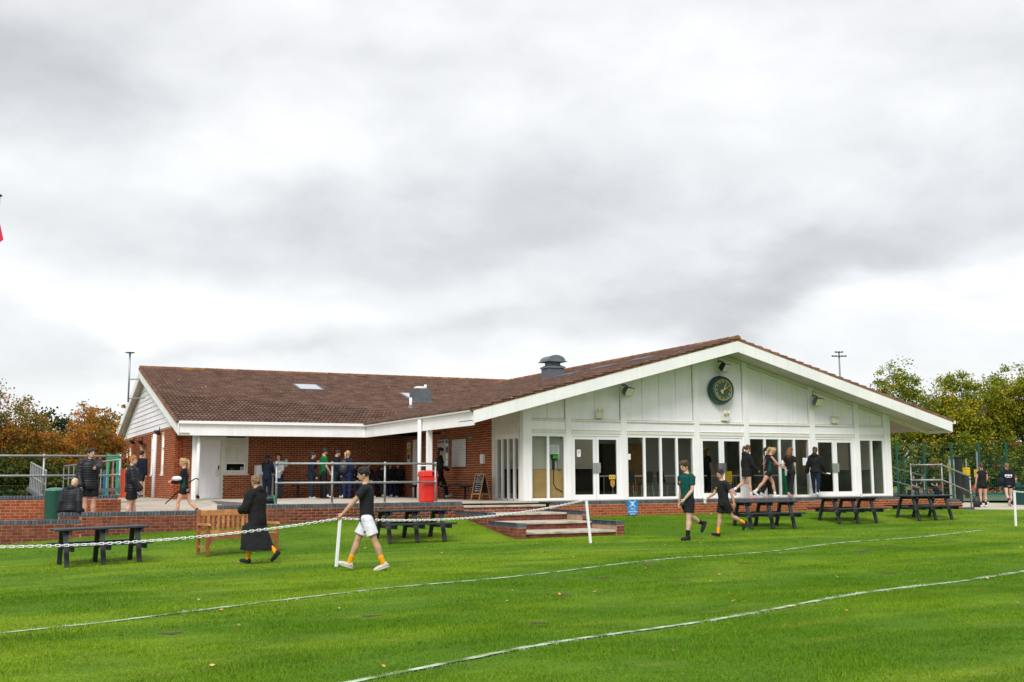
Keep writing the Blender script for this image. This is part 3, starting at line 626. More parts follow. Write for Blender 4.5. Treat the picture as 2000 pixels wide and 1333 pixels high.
c3 = MB(); c3.prism(poly, (0, .66, 0)); c3.box(vx-.40, vx+.40, vy-.40, vy+.40, v0+.59, v0+.62); c3.build('hood', 'vent_grey', o)
# ---------------------------------------------------------------- eaves: beams, gutters, soffits, posts
for x0, x1 in ((-8.56, -6.1), (-6.1, -4.0), (-4.0, -2.035)): MB().box(x0+.002, x1-.002, 8.60, 8.66, 2.15, 2.53).build('eave_beam', 'white', club)
for y0, y1 in ((6.9, 8.60), (5.2, 6.9), (3.3, 5.2), (1.6, 3.3), (-.9, 1.6)): MB().box(-2.03, -1.97, y0+.003, y1-.003, 2.15, 2.53).build('eave_beam', 'white', club)
gt = MB(); gt.box(-8.56, -2.10, 8.50, 8.60, 2.53, 2.635); gt.build('gutter', 'upvc', club, bevel=.012)
gt = MB(); gt.box(-2.13, -2.03, -.93, 8.5985, 2.53, 2.635); gt.build('gutter', 'upvc', club, bevel=.012)
gt = MB(); gt.box(16.44, 16.62, -.98, 24, 2.50, 2.61); gt.build('gutter', 'upvc', club)
MB().box(-8.3, 0, 8.66, 10.82, 2.20, 2.23).build('soffit', 'soffit_shade', club)
MB().prism([(-1.97, 8.66, zr(-1.97)-.35), (-1.97, -.958, zr(-1.97)-.35), (.0, -.958, zr(0)-.35), (.0, 8.66, zr(0)-.35)], (0, 0, .025)).build('soffit', 'soffit_shade', club)
MB().box(-8.0, -7.87, 9.0, 9.13, 0, 2.2).build('veranda_post', 'white', club)
o = MB().tube([(-7.83, 8.88, .03), (-7.83, 8.88, 2.5)], .06, 12).build('downpipe', 'upvc', club, smooth=True); MB().tube([(-7.83, 8.70, .09), (-7.83, 8.84, .12)], .055, 10).build('outlet', 'dark', o); MB().tube([(-7.83, 8.88, 1.28), (-7.83, 8.88, 1.32)], .068, 12).build('clip', 'upvc', o)
MB().box(-1.99, -1.84, 2.62, 2.77, 0, 2.2).build('veranda_post', 'white', club)
o = MB().tube([(-2.12, 3.0, .02), (-2.12, 3.0, 2.5)], .06, 12).build('downpipe', 'upvc', club, smooth=True); MB().tube([(-2.12, 3.0, 1.05), (-2.12, 3.0, 1.09)], .068, 12).build('clip', 'upvc', o); MB().bar((-2.12, 3.0, 1.07), (-1.92, 2.7, 1.07), .03, .03).build('clip', 'upvc', o)
# front barge boards, overhang soffit
def zb_(x): return zr(x)-.04
for sgn in (-1, 1):
    xe = 7.2+sgn*9.23
    MB().prism([(xe, -1.0, zb_(xe)), (7.2, -1.0, zb_(7.2)), (7.2, -1.0, zb_(7.2)-.37), (xe, -1.0, zb_(xe)-.37)], (0, .035, 0)).build('barge_board', 'white', club)
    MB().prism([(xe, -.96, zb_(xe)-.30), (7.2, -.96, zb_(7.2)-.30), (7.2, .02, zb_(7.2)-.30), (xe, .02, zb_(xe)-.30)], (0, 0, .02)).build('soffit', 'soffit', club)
MB().box(-2.0, -1.99+.02, -.965, -.9, 2.16, 2.60).build('barge_end', 'white', club); MB().box(16.39, 16.42, -.96, 0, 2.18, 2.55).build('barge_end', 'white', club)
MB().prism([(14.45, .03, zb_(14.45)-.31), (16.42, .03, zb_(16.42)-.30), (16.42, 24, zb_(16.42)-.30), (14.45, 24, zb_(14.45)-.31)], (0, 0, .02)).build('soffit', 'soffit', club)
MB().bar((14.5, .06, zb_(14.5)-.36), (16.4, .06, zb_(16.4)-.36), .1, .12).build('soffit_beam', 'cream', club)
# ---------------------------------------------------------------- glazed gable front
POSTS = [(0, .27), (1.45, 1.63), (3.40, 3.60), (6.13, 6.33), (8.10, 8.30), (10.85, 11.07), (12.83, 13.03), (14.17, 14.44)]
def zs(x): return zb_(x)-.31
for i, (a, b) in enumerate(POSTS):
    y0 = -.02 if 0 < i < 7 else -.035
    MB().prism([(a, y0, .0), (b, y0, .0), (b, y0, zs(b)), (a, y0, zs(a))] if not (a < 7.2 < b) else [], (0, .24, 0)).build('facade_post', 'white', club)
SPL = (2, 2, 4, 2, 4, 2, 2); KIND = 'wdwdwdw'
for i in range(7):
    a, b = POSTS[i][1], POSTS[i+1][0]; n = SPL[i]
    MB().box(a, b, .0, .2, 2.0, 2.10).build('head_rail', 'cream', club); MB().box(a, b, -.012, .2, 2.104, 2.12).build('drip_moulding', 'cream', club)
    MB().box(a+.004, b-.004, .012, .2, 2.12, 2.375).build('header_panel', 'white_panel', club); MB().box(a, b, -.03, .2, 2.375, 2.395).build('ledge', 'cream', club); MB().box(a, b, .0, .2, 2.396, 2.44).build('bottom_rail', 'cream', club)
    w_ = (b-a)/n
    for k in range(n):
        xa, xb = a+k*w_+.018, a+(k+1)*w_-.018
        xm = [xa, xb] if not (xa < 7.2 < xb) else [xa, 7.2, xb]
        MB().prism([(xa, .055, 2.45), (xb, .055, 2.45)]+[(x, .055, zs(x)-.11) for x in xm[::-1]], (0, .08, 0)).build('wall_panel', 'white_panel', club)
        MB().prism([(xa-.012, .075, 2.44), (xb+.012, .075, 2.44)]+[(x, .075, zs(x)-.098) for x in xm[::-1]], (0, .05, 0)).build('panel_gap', 'gasket', club)
        if k: MB().prism([(xa-.036+.006, .045, 2.44), (xa-.006, .045, 2.44), (xa-.006, .045, zs(xa)-.1), (xa-.03, .045, zs(xa-.03)-.1)], (0, .04, 0)).build('cover_strip', 'white_panel', club)
    xm = [a, b] if not (a < 7.2 < b) else [a, 7.2, b]
    MB().prism([(x, .0, zs(x)-.1) for x in xm]+[(x, .0, zs(x)) for x in xm[::-1]], (0, .2, 0)).build('raking_rail', 'cream', club)
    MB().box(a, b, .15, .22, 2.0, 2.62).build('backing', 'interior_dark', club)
    if KIND[i] == 'w':
        fr = MB(); frame_box(fr, a, b, .0, 2.0, .02, .10, .05); fr.box(a+.05, b-.05, .02, .10, .05, .07); fr.box(a+.05, b-.05, .02, .1, 1.91, 1.95)
        wo = fr.build('window', 'upvc', club)
        for k in range(n):
            xa, xb = a+.05+k*(b-a-.1)/n, a+.05+(k+1)*(b-a-.1)/n
            if k: MB().box(xa-.035, xa+.035, .018, .102, .0701, 1.9099).build('mullion', 'upvc', wo)
            MB().box(xa, xb, .058, .062, .06, 1.92).build('pane', 'glass', wo)
    else:
        fr = MB(); fr.box(a, a+.05, .02, .12, 0, 2.0); fr.box(b-.05, b, .02, .12, 0, 2.0); fr.box(a+.05, b-.05, .02, .12, 1.93, 2.0); fr.box(a+.05, b-.05, .02, .12, 0, .02)
        do = fr.build('double_door', 'upvc', club); mid = (a+b)/2
        for xa, xb, sg in ((a+.055, mid-.006, 1), (mid+.006, b-.055, -1)):
            lf = MB(); lf.box(xa, xb, .035, .095, .025, .16); lf.box(xa, xb, .035, .095, 1.83, 1.92); lf.box(xa, xa+.09, .035, .095, .16, 1.83); lf.box(xb-.09, xb, .035, .095, .16, 1.83); lf.build('door_leaf', 'upvc', do)
            MB().box(xa+.09, xb-.09, .063, .067, .16, 1.83).build('pane', 'glass', do)
            hx = xb-.06 if sg > 0 else xa+.06
            MB().box(hx-.07 if sg > 0 else hx-.06, hx+.06 if sg > 0 else hx+.07, -.0, .025, .82, 1.12).build('handle_plate', 'steel', do)
        MB().box(mid-.006, mid+.006, .05, .09, .025, 1.92).build('door_gap', 'gasket', do)
# glazed return beside the brick side wall
gr = MB(); gr.box(-.02, .2, 1.95, 2.16, 0, 2.8); gr.box(-.02, .2, .225, .27, 0, 2.8); gr.box(.0, .2, .27, 1.95, 2.0, 2.1); gr.box(-.0, .2, .27, 1.95, 2.1, 2.8)
wo = gr.build('side_screen', 'cream', club); MB().box(-.012, .0, .27, 1.95, 2.14, 2.36).build('header_panel', 'cream', wo); MB().box(.0, .12, .27, 1.95, 1.86, 2.0).build('shutter_box', 'white', wo)
for k in range(5):
    y = .27+k*.42; MB().box(.02, .1, y-.03 if k else y, y+.03, .0, 1.86).build('mullion', 'upvc', wo)
    if k < 4: MB().box(.058, .062, y+.03, y+.39, .05, 1.86).build('pane', 'glass', wo)
MB().box(.02, .1, .3, 1.95, 0, .05).build('sill', 'upvc', wo)
# side door in the brick wall near the veranda corner
d = MB(); d.box(.02, .1, 8.5, 8.56, 0, 2.1); d.box(.02, .1, 9.19, 9.25, 0, 2.1); d.box(.02, .1, 8.56, 9.19, 2.03, 2.1); do = d.build('side_door', 'white', club); MB().box(.06, .1, 8.56, 9.19, 0, 2.03).build('door_leaf', 'white', do)
# far side and back of the building shell, floor, interior rooms
sh = MB(); sh.box(14.2, 14.44, .2, 24, 0, 2.6); sh.box(-8.0, 14.4, 26.55, 26.8, 0, 2.9); sh.box(14.44, 14.46, .2, 24, -.6, 0); sh.box(14.2, 14.44, 24, 26.8, 0, 2.6); sh.build('rear_wall', 'brick_red', club)
MB().box(.25, 14.2, .25, 9.0, -.02, .004).build('interior_floor', 'interior_floor', club)
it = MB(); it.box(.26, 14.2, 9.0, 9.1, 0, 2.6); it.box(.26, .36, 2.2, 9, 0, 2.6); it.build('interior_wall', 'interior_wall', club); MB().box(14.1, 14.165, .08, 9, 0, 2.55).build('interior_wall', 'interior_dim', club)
for y0, y1 in ((.5, 1.3), (1.7, 2.5), (3.2, 4.2)): MB().box(14.07, 14.1, y0, y1, .9, 2.0).build('notice_panel', 'board_wood' if y0 > 3 else 'interior_shutter', club)
MB().box(13.3, 14.05, 2.6, 3.1, 0, .8).build('sideboard', 'interior_dark', club)
MB().box(.26, 14.2, .22, 9.1, 2.56, 2.6).build('interior_ceiling', 'interior_wall', club)
ct = MB(); ct.box(1.0, 5.2, 4.6, 4.8, 1.1, 2.56); ct.box(1.0, 5.2, 4.35, 4.9, .98, 1.08); c_o = ct.build('serving_counter', 'interior_shutter', club); MB().box(1.0, 5.2, 4.5, 4.9, 0, .98).build('counter_front', 'interior_dark', c_o)
for k in range(14): MB().box(1.02, 5.18, 4.585, 4.6, 1.15+k*.075, 1.215+k*.075).build('shutter_slat', 'interior_shutter', c_o)
for lx, ly in ((1.6, 2.2), (3.0, 2.6), (5.4, 3.4), (7.2, 2.4), (9.6, 3.4), (12.2, 2.2), (13.2, 5.2), (7.6, 6.4), (11, 6.4)): MB().box(lx-.3, lx+.3, ly-.3, ly+.3, 2.52, 2.558).build('ceiling_lamp', 'lamp_on', club)
MB().box(8.4, 9.9, 8.9, 9.0, 0, 2.05).build('inner_door', 'board_wood', club); MB().box(5.9, 6.9, 5.4, 6.1, 0, 1.9).build('cupboard', 'interior_dark', club)
# ================================================================ FITTINGS ON THE CLUBHOUSE
# white door and hatch in the left wall (wall face y = 10.82)
fr = MB(); fr.box(-7.55, -7.47, 10.76, 10.9, 0, 2.2); fr.box(-6.71, -6.62, 10.76, 10.9, 0, 2.2); fr.box(-7.47, -6.71, 10.76, 10.9, 2.12, 2.2); fr.box(-7.5, -6.6, 10.7, 10.82, -.0, .015)
do = fr.build('store_door', 'cream', club); lf = MB(); lf.box(-7.465, -6.715, 10.79, 10.84, .02, 2.115); lf.build('door_leaf', 'white', do)
lf = MB(); frame_box(lf, -7.44, -6.74, .05, 2.09, 10.775, 10.79, .075); lf.build('leaf_frame', 'white', do); MB().box(-7.365, -6.815, 10.784, 10.79, .125, 2.015).build('leaf_panel', 'grey_white' if 'grey_white' in M else 'white_panel', do)
MB().box(-6.87, -6.77, 10.735, 10.775, .78, 1.02).build('handle', 'steel', do, bevel=.01); MB().box(-6.80, -6.755, 10.75, 10.775, 1.04, 1.17).build('keypad', 'dark', do)
fr = MB(); fr.box(-6.62, -6.53, 10.75, 10.9, .86, 2.2); fr.box(-5.84, -5.74, 10.75, 10.9, .86, 2.2); fr.box(-6.53, -5.84, 10.75, 10.9, .86, .97); fr.box(-6.66, -5.70, 10.70, 10.9, .83, .86); ho = fr.build('hatch', 'cream', club)
for k in range(18): MB().box(-6.53, -5.84, 10.775+.0, 10.80, 1.27+k*.05, 1.27+k*.05+.046).build('shutter_slat', 'cream', ho)
fr = MB(); frame_box(fr, -6.53, -5.84, .97, 1.27, 10.80, 10.84, .035); fr.build('window_frame', 'upvc', ho); MB().box(-6.50, -5.87, 10.825, 10.828, 1.0, 1.24).build('pane', 'glass_dark', ho); MB().box(-6.53, -5.84, 10.98, 11.0, .86, 2.2).build('back_panel', 'interior_dark', ho)
for x, h, c in ((-6.36, .15, 'play_blue'), (-6.22, .12, 'sign_yellow'), (-6.30, .1, 'paper'), (-6.08, .12, 'ink_red')): MB().lathe([(.035, 0), (.035, h*.7), (.015, h*.85), (.015, h)], (x, 10.88, 1.0), 10).build('bottle', c, ho)
s_ = MB(); s_.box(-6.0, -5.9, 10.795, 10.80, 1.02, 1.12); o = s_.build('notice', 'paper', ho)
for k in range(2): MB().lathe([(.035, 0), (.035, .002), (.025, .002), (.025, 0)], (-5.95, 10.793, 1.07), 14, axis='Y').build('prohibition_ring', 'ink_red', ho) if k == 0 else MB().bar((-5.975, 10.79, 1.09), (-5.925, 10.79, 1.05), .002, .01).build('prohibition_bar', 'ink_red', ho)
def simple(name, mb, m, label, cat, group=None, smooth=False, bevel=0.):
    return mb.build(name, m, None, smooth=smooth, bevel=bevel, label=label, cat=cat, group=group)
simple('wall_socket', MB().box(-8.07, -7.97, 10.76, 10.81, 1.2, 1.32), 'white_plastic', 'small white square box on the brick wall left of the downpipe', 'switch box', bevel=.01)
simple('soap_dispenser', MB().ell((-4.35, 10.76, 1.27), (.085, .06, .16)), 'white_plastic', 'white oval dispenser on the long brick wall, beside two girls', 'dispenser', smooth=True)
t = thing('water_dispenser', 'tall white water dispenser with steel front standing against the brick wall', 'dispenser', (-5.25, 10.4, 0))
MB().box(-5.55, -4.95, 10.15, 10.6, 0, 1.18).build('cabinet', 'white_plastic', t, bevel=.015); MB().box(-5.45, -5.0, 10.135, 10.15, .08, .85).build('front_panel', 'steel', t); MB().box(-5.32, -5.05, 10.14, 10.15, 1.06, 1.11).build('sign_strip', 'play_blue', t); MB().box(-5.3, -5.1, 10.0, 10.15, .85, .9).build('tray', 'steel', t)
# notices in the corner of the side wall (face x = 0)
t = thing('warning_sign', 'yellow and white warning notice above another poster in the dark corner', 'sign', (0, 9.75, 1.8)); MB().box(-.014, -.006, 9.45, 9.82, 1.62, 2.02).build('panel', 'sign_white', t); MB().box(-.017, -.014, 9.46, 9.81, 1.63, 1.8).build('lower_panel', 'sign_yellow', t); MB().prism([(-.018, 9.55, 1.86), (-.018, 9.72, 1.86), (-.018, 9.635, 2.0)], (.003, 0, 0)).build('triangle', 'sign_yellow', t)
t = thing('corner_poster', 'white poster with dark print below the yellow warning notice', 'poster', (0, 9.6, 1.4)); MB().box(-.014, -.006, 9.45, 9.8, 1.28, 1.66).build('sheet', 'paper', t); MB().box(-.017, -.014, 9.5, 9.75, 1.4, 1.58).build('print', 'ink', t)
simple('air_vent', MB().box(-.03, -.005, 9.9, 10.25, 1.98, 2.19), 'lead', 'dark vent grille high on the wall in the veranda corner', 'vent')
simple('ceiling_light', MB().box(-.6, -.35, 5.6, 6.6, 2.18, 2.23), 'gasket', 'flat dark bulkhead light under the veranda ceiling', 'light')
t = thing('notice_board', 'grey framed notice board with papers on the brick wall behind the girl', 'notice board', (0, 6.1, 1.5)); fr = MB(); fr.box(-.05, -.005, 5.6, 6.68, 1.04, 2.06); fr.build('frame', 'steel', t); MB().box(-.054, -.05, 5.65, 6.63, 1.09, 2.01).build('felt', 'grey_board', t)
for k in range(4): MB().box(-.057, -.054, 5.68, 5.88, 1.12+k*.22, 1.3+k*.22).build('paper_sheet', 'paper' if k != 2 else 'ink', t)
MB().box(-.057, -.054, 6.0, 6.5, 1.9, 1.96).build('heading', 'ink', t); MB().box(-.057, -.054, 5.7, 5.85, 1.86, 1.98).build('crest', 'ink_red', t); MB().box(-.057, -.054, 6.5, 6.6, 1.86, 1.98).build('crest', 'ink_red', t)
t = thing('whiteboard', 'large plain whiteboard with faint handwriting on the brick wall', 'whiteboard', (0, 4.8, 1.5)); MB().box(-.03, -.005, 4.2, 5.37, 1.06, 1.97).build('board', 'whiteboard', t)
fr = MB(); fr.box(-.034, -.02, 4.18, 4.2, 1.04, 1.99); fr.box(-.034, -.02, 5.37, 5.39, 1.04, 1.99); fr.box(-.034, -.02, 4.2, 5.37, 1.04, 1.06); fr.box(-.034, -.02, 4.2, 5.37, 1.97, 1.99); fr.build('frame', 'steel', t)
hb = MB(); rr = random.Random(3)
for r in range(4):
    y = 5.25
    while y > 4.45:
        l = rr.uniform(.05, .13); hb.box(-.0325, -.0305, y-l, y, 1.80-r*.1+rr.uniform(-.01, .01), 1.812-r*.1+rr.uniform(-.01, .01)); y -= l+.05
hb.build('handwriting', 'grey_board', t)
t = thing('exit_sign', 'small green exit sign on the brick wall above the white hand dispenser', 'sign', (0, 3.9, 2.0)); MB().box(-.012, -.004, 3.74, 4.02, 1.93, 2.06).build('panel', 'exit_green', t); text('pictogram', '> X', .1, 'sign_white', t, plane_mtx((-.014, 3.88, 1.995), (0, -1, 0), (0, 0, 1)))
simple('hand_dispenser', MB().box(-.12, -.004, 2.66, 2.88, 1.13, 1.44), 'white_plastic', 'white box dispenser on the brick wall next to the glazed screen', 'dispenser', bevel=.02)
# A-board
t = thing('chalkboard_sign', 'folding chalkboard sign with wooden frame in front of the glazed screen', 'sign', (-.5, 1.95, 0), math.radians(-80)); 
t.scale = (.82, .82, .82)
for sgn, nm in ((1, 'front_board'), (-1, 'rear_board')):
    fb = MB(); 
    for x in (-.27, .27): fb.bar((x, -.26*sgn, 0), (x, -.02*sgn, 1.0), .05, .03)
    fb.bar((-.27, -.027*sgn, .98), (.27, -.027*sgn, .98), .04, .06); fb.bar((-.27, -.2*sgn, .24), (.27, -.2*sgn, .24), .03, .05); bo = fb.build(nm, 'board_wood', t, local=True)
    MB().prism([(-.245, -.2*sgn, .26), (.245, -.2*sgn, .26), (.245, -.03*sgn, .96), (-.245, -.03*sgn, .96)], (0, .008*sgn, 0)).build('slate', 'chalkboard', bo, local=True)
    if sgn == 1:
        hb = MB(); rr = random.Random(5)
        for r in range(8):
            z = .9-r*.08; x = -.2+rr.uniform(0, .08); yb_ = -.2+(z-.26)*.17/.70-.006
            while x < .17: l = rr.uniform(.03, .09); hb.box(x, x+l, yb_-.004, yb_-.002, z, z+rr.uniform(.012, .03)); x += l+.025
        hb.build('chalk_writing', 'chalk', bo, local=True)
# clock on the gable
t = thing('wall_clock', 'large round green clock with gold hands and Roman numerals on the white gable', 'clock', (7.17, 0, 3.48)); CY = -.30; t.scale = (.91, .91, .91)
MB().lathe([(.44, -.02), (.50, .02), (.52, .06), (.52, .12), (.495, .15), (.495, .21), (.475, .27), (.43, .31), (.40, .31), (.385, .275), (.001, .275)], (7.17, .055, 3.48), 48, axis='Y').build('case', 'clock_green', t, smooth=False)
cf = t.children[0]
for p in cf.data.polygons: p.use_smooth = True
dy = .055-.275
MB().lathe([(.384, .0), (.384, .004)], (7.17, dy, 3.48), 40, axis='Y').build('dial', 'clock_dial', t)
rg = MB(); 
for k in range(48):
    a, b = 2*PI*k/48, 2*PI*(k+1)/48; rg.prism([(7.17+r*math.cos(q), dy-.0065, 3.48+r*math.sin(q)) for r, q in ((.372, a), (.372, b), (.356, b), (.356, a))], (0, .002, 0))
rg.build('minute_ring', 'gold', t)
for h, s_ in enumerate(('XII', 'I', 'II', 'III', 'IIII', 'V', 'VI', 'VII', 'VIII', 'IX', 'X', 'XI')):
    a = PI/2-h*PI/6; up = Vector((math.cos(a), 0, math.sin(a))); rt = Vector((math.sin(a), 0, -math.cos(a)))
    text('numeral', s_, .10, 'gold', t, plane_mtx(Vector((7.17, dy-.007, 3.48))+up*.29, rt, up))
def hand(a, L_, w_, tail, spade, nm, yy):
    d = Vector((math.sin(a), 0, math.cos(a))); n = Vector((math.cos(a), 0, -math.sin(a))); c = Vector((7.17, yy, 3.48)); mb = MB()
    mb.prism([c-d*tail-n*w_*.5, c-d*tail+n*w_*.5, c+d*L_*.9+n*w_*.4, c+d*L_, c+d*L_*.9-n*w_*.4], (0, .006, 0))
    if spade: mb.prism([c+d*L_*.55, c+d*L_*.68+n*.045, c+d*L_*.75+n*.02, c+d*L_, c+d*L_*.75-n*.02, c+d*L_*.68-n*.045], (0, .007, 0))
    mb.lathe([(.045, 0), (.045, .006)], tuple(c-d*tail), 12, axis='Y'); mb.build(nm, 'gold', t)
hand(math.radians(30), .33, .03, .11, False, 'minute_hand', dy-.022); hand(math.radians(62), .25, .028, .09, True, 'hour_hand', dy-.014)
# flood lights and emergency lights
def floodlight(x, z, label, dark, rz):
    t = thing('floodlight', label, 'floodlight', (x, -.02, z), rz, 'floodlights under the front gable'); t.scale = (1.2, 1.2, 1.2); hm = 'gasket' if dark else 'cream'
    R = Matrix.Rotation(math.radians(30), 3, 'X'); mb = MB()
    def q(x, y, z): v = R @ Vector((x, y, z)); return (v.x, v.y-.2, v.z)
    a = [q(-.15, -.06, -.12), q(.15, -.06, -.12), q(.15, -.06, .12), q(-.15, -.06, .12)]; b = [q(-.1, .1, -.08), q(.1, .1, -.08), q(.1, .1, .08), q(-.1, .1, .08)]
    mb.add(a+b, [(4, 5, 6, 7), (0, 1, 5, 4), (1, 2, 6, 5), (2, 3, 7, 6), (3, 0, 4, 7), (0, 1, 2, 3)]); mb.build('housing', 'gasket' if dark else 'lead', t, local=True)
    g = MB(); g.add([q(-.135, -.066, -.105), q(.135, -.066, -.105), q(.135, -.066, .105), q(-.135, -.066, .105)], [(0, 1, 2, 3)]); g.build('lens', 'steel' if dark else 'lamp_glass', t, local=True)
    b = MB(); b.tube([(0, 0, .16), (0, -.1, .17), (0, -.2, .1)], .018, 6); b.tube([(.0, 0, .16), (.03, -.02, .34)], .008, 5); b.build('bracket', 'gasket', t, local=True)
floodlight(3.45, 3.33, 'square brown floodlight under the left half of the gable', False, math.radians(18)); floodlight(7.12, 4.22, 'black floodlight above the green clock', True, math.radians(25)); floodlight(11.0, 3.2, 'square floodlight under the right half of the gable', False, math.radians(10))
def emergency(x, label):
    t = thing('emergency_light', label, 'emergency light', (x, 0, 2.5), 0, 'twin spot emergency lights on the gable'); MB().box(-.13, .13, -.08, .05, -.02, .20).build('box', 'cream', t, local=True, bevel=.012)
    for s in (-1, 1): MB().lathe([(.03, .0), (.06, .03), (.06, .07), (.05, .075)], (.075*s, -.09, .25), 12, axis='Y').build('spot_lamp', 'lamp_glass', t, local=True, smooth=True)
emergency(2.62, 'twin spot emergency light above the leftmost pair of glazed doors'); emergency(7.35, 'twin spot emergency light just under the green clock'); emergency(11.95, 'twin spot emergency light above the rightmost pair of glazed doors')
# small wall lamps on the left gable
for y, z, l in ((19.4, 2.3, 'dark wall lamp tilted above the recessed side doorway'), (14.6, 2.5, 'small camera on the left gable brickwork near the corner'), (22.2, 2.4, 'small dark lamp high at the far end of the gable wall')):
    mb = MB(); mb.tube([(-8.3, y, z+.2), (-8.32, y, z-.05)], .02, 6); mb.bar((-8.34, y-.1, z-.1), (-8.5, y-.45, z+.02), .14, .06); simple('gable_lamp', mb, 'gasket', l, 'lamp')
t = thing('aerial_mast', 'tall grey mast with a flat disc top bracketed to the left gable', 'mast', (-9.0, 18.8, 4.0)); MB().tube([(-9.0, 18.8, 3.9), (-9.0, 18.8, 5.95)], .038, 10).build('pole', 'metal_galv', t, smooth=True); MB().lathe([(.05, 0), (.2, .03), (.2, .05), (.02, .07)], (-9.0, 18.8, 5.93), 14).build('disc', 'lead', t)
for z in (4.05, 4.85): MB().tube([(-9.0, 18.8, z), (-8.35, 18.6, z+.02)], .025, 6).build('bracket', 'metal_galv', t)
# blue fire sign on the plinth
t = thing('fire_assembly_sign', 'blue fire assembly point sign fixed to the brick plinth', 'sign', (2.97, -1.27, -.2))
b = MB(); b.box(2.795, 3.145, -1.285, -1.275, -.42, .015); b.build('panel', 'sign_blue', t, bevel=.004)
pg = MB(); yy = -1.2885; c_ = (2.97, -.105)
for sx in (-1, 1):
    for sz in (-1, 1): 
        a = Vector((c_[0]+sx*.10, yy, c_[1]+sz*.095)); d = Vector((c_[0]+sx*.05, yy, c_[1]+sz*.045)); dd = (d-a).normalized(); n = Vector((dd.z, 0, -dd.x)); pg.prism([a-n*.009, a+n*.009, d+n*.009, d-n*.009], (0, .002, 0)); pg.prism([d+dd*.028, d+n*.024, d-n*.024], (0, .002, 0))
for dx in (-.022, .022): pg.box(c_[0]+dx-.012, c_[0]+dx+.012, yy, yy+.002, c_[1]-.045, c_[1]+.02); pg.lathe([(.011, 0), (.011, .002)], (c_[0]+dx, yy+.002, c_[1]+.035), 10, axis='Y')
pg.lathe([(.014, 0), (.014, .002)], (c_[0], yy+.002, c_[1]+.05), 10, axis='Y'); pg.box(c_[0]-.014, c_[0]+.014, yy, yy+.002, c_[1]-.05, c_[1]+.034)
pg.build('pictogram', 'sign_white', t); MB().box(2.80, 3.14, -1.2875, -1.285, -.2315, -.229).build('rule', 'sign_white', t)
text('lettering', 'Fire\nassembly\npoint', .082, 'sign_white', t, plane_mtx((2.97, -1.288, -.325), (1, 0, 0), (0, 0, 1)))
# things behind the glass of the left bays
t = thing('bay_panelling', 'tan and olive boards standing behind the first window of the glazed front', 'panel', (.85, .14, 0)); MB().box(.31, 1.42, .16, .2, .06, .92).build('lower_board', 'ply', t); MB().box(.31, 1.42, .17, .2, .93, 1.95).build('upper_board', 'interior_shutter', t); MB().tube([(1.1, .14, .95), (1.09, .14, .5), (1.18, .14, .35), (1.4, .14, .25)], .012, 6).build('cable', 'gasket', t)
t = thing('menu_sheets', 'two white printed sheets taped inside the first window', 'notice', (1.1, .1, 1.5)); 
for k in range(2):
    MB().box(.90+k*.195, 1.085+k*.195, .105, .108, 1.38, 1.66).build('sheet', 'paper', t); hb = MB()
    for r in range(9): hb.box(.92+k*.195, 1.0+k*.195+rr.uniform(0, .07), .1035, .105, 1.62-r*.024, 1.628-r*.024)
    hb.build('print', 'grey_board', t)
t = thing('card_reader', 'small device with a bright green screen behind the first window', 'reader', (1.12, .12, 1.2)); MB().box(1.02, 1.24, .11, .15, 1.22, 1.37).build('body', 'gasket', t); MB().box(1.06, 1.22, .104, .11, 1.25, 1.345).build('screen', 'led_green', t); MB().box(1.05, 1.13, .12, .16, .93, 1.22).build('stand', 'interior_dark', t)
simple('cup_stack', MB().lathe([(.05, 0), (.05, .3), (.045, .45)], (1.27, .13, .93), 12), 'steel', 'tall clear stack of cups behind the first window beside the green screen', 'cups')
t = thing('door_notice', 'small white no-smoking style notice on the leftmost glazed door', 'notice', (1.9, .06, 1.4)); MB().box(1.86, 1.99, .055, .058, 1.3, 1.52).build('sheet', 'paper', t); MB().lathe([(.04, 0), (.04, .002), (.028, .002), (.028, 0)], (1.925, .0555, 1.44), 14, axis='Y').build('ring', 'ink_red', t)
simple('window_notice', MB().box(3.66, 3.76, .05, .054, 1.22, 1.4), 'paper', 'small blank notice at the left edge of the four pane window', 'notice'); simple('window_notice', MB().box(10.55, 10.75, .05, .054, 1.05, 1.3), 'paper', 'pale sheet taped beside the ponytailed girl in jeans', 'notice')
t = thing('window_crest', 'yellow and orange crest sticker low in the leftmost glazed doors', 'sticker', (3.1, .06, .6)); MB().box(2.98, 3.20, .055, .058, .62, .75).build('yellow_panel', 'sign_yellow', t)
for x in (3.02, 3.15): MB().prism([(x-.02, .053, .66), (x+.02, .053, .655), (x+.025, .053, .71), (x, .053, .72)], (0, .001, 0)).build('beast', 'ink', t)
MB().lathe([(.025, 0), (.025, .001)], (3.09, .054, .685), 6, axis='Y').build('rose', 'ink_red', t)
MB().prism([(3.03, .055, .58), (3.17, .055, .58), (3.17, .055, .45), (3.10, .055, .37), (3.03, .055, .45)], (0, .002, 0)).build('shield', 'pad_yellow', t); MB().prism([(3.045, .053, .565), (3.155, .053, .565), (3.155, .053, .455), (3.1, .053, .39), (3.045, .053, .455)], (0, .002, 0)).build('shield_field', 'teak', t)
for x in (3.075, 3.125):
    for z in (.545, .47): MB().box(x-.012, x+.012, .0515, .053, z-.012, z+.012).build('charge', 'ink', t)
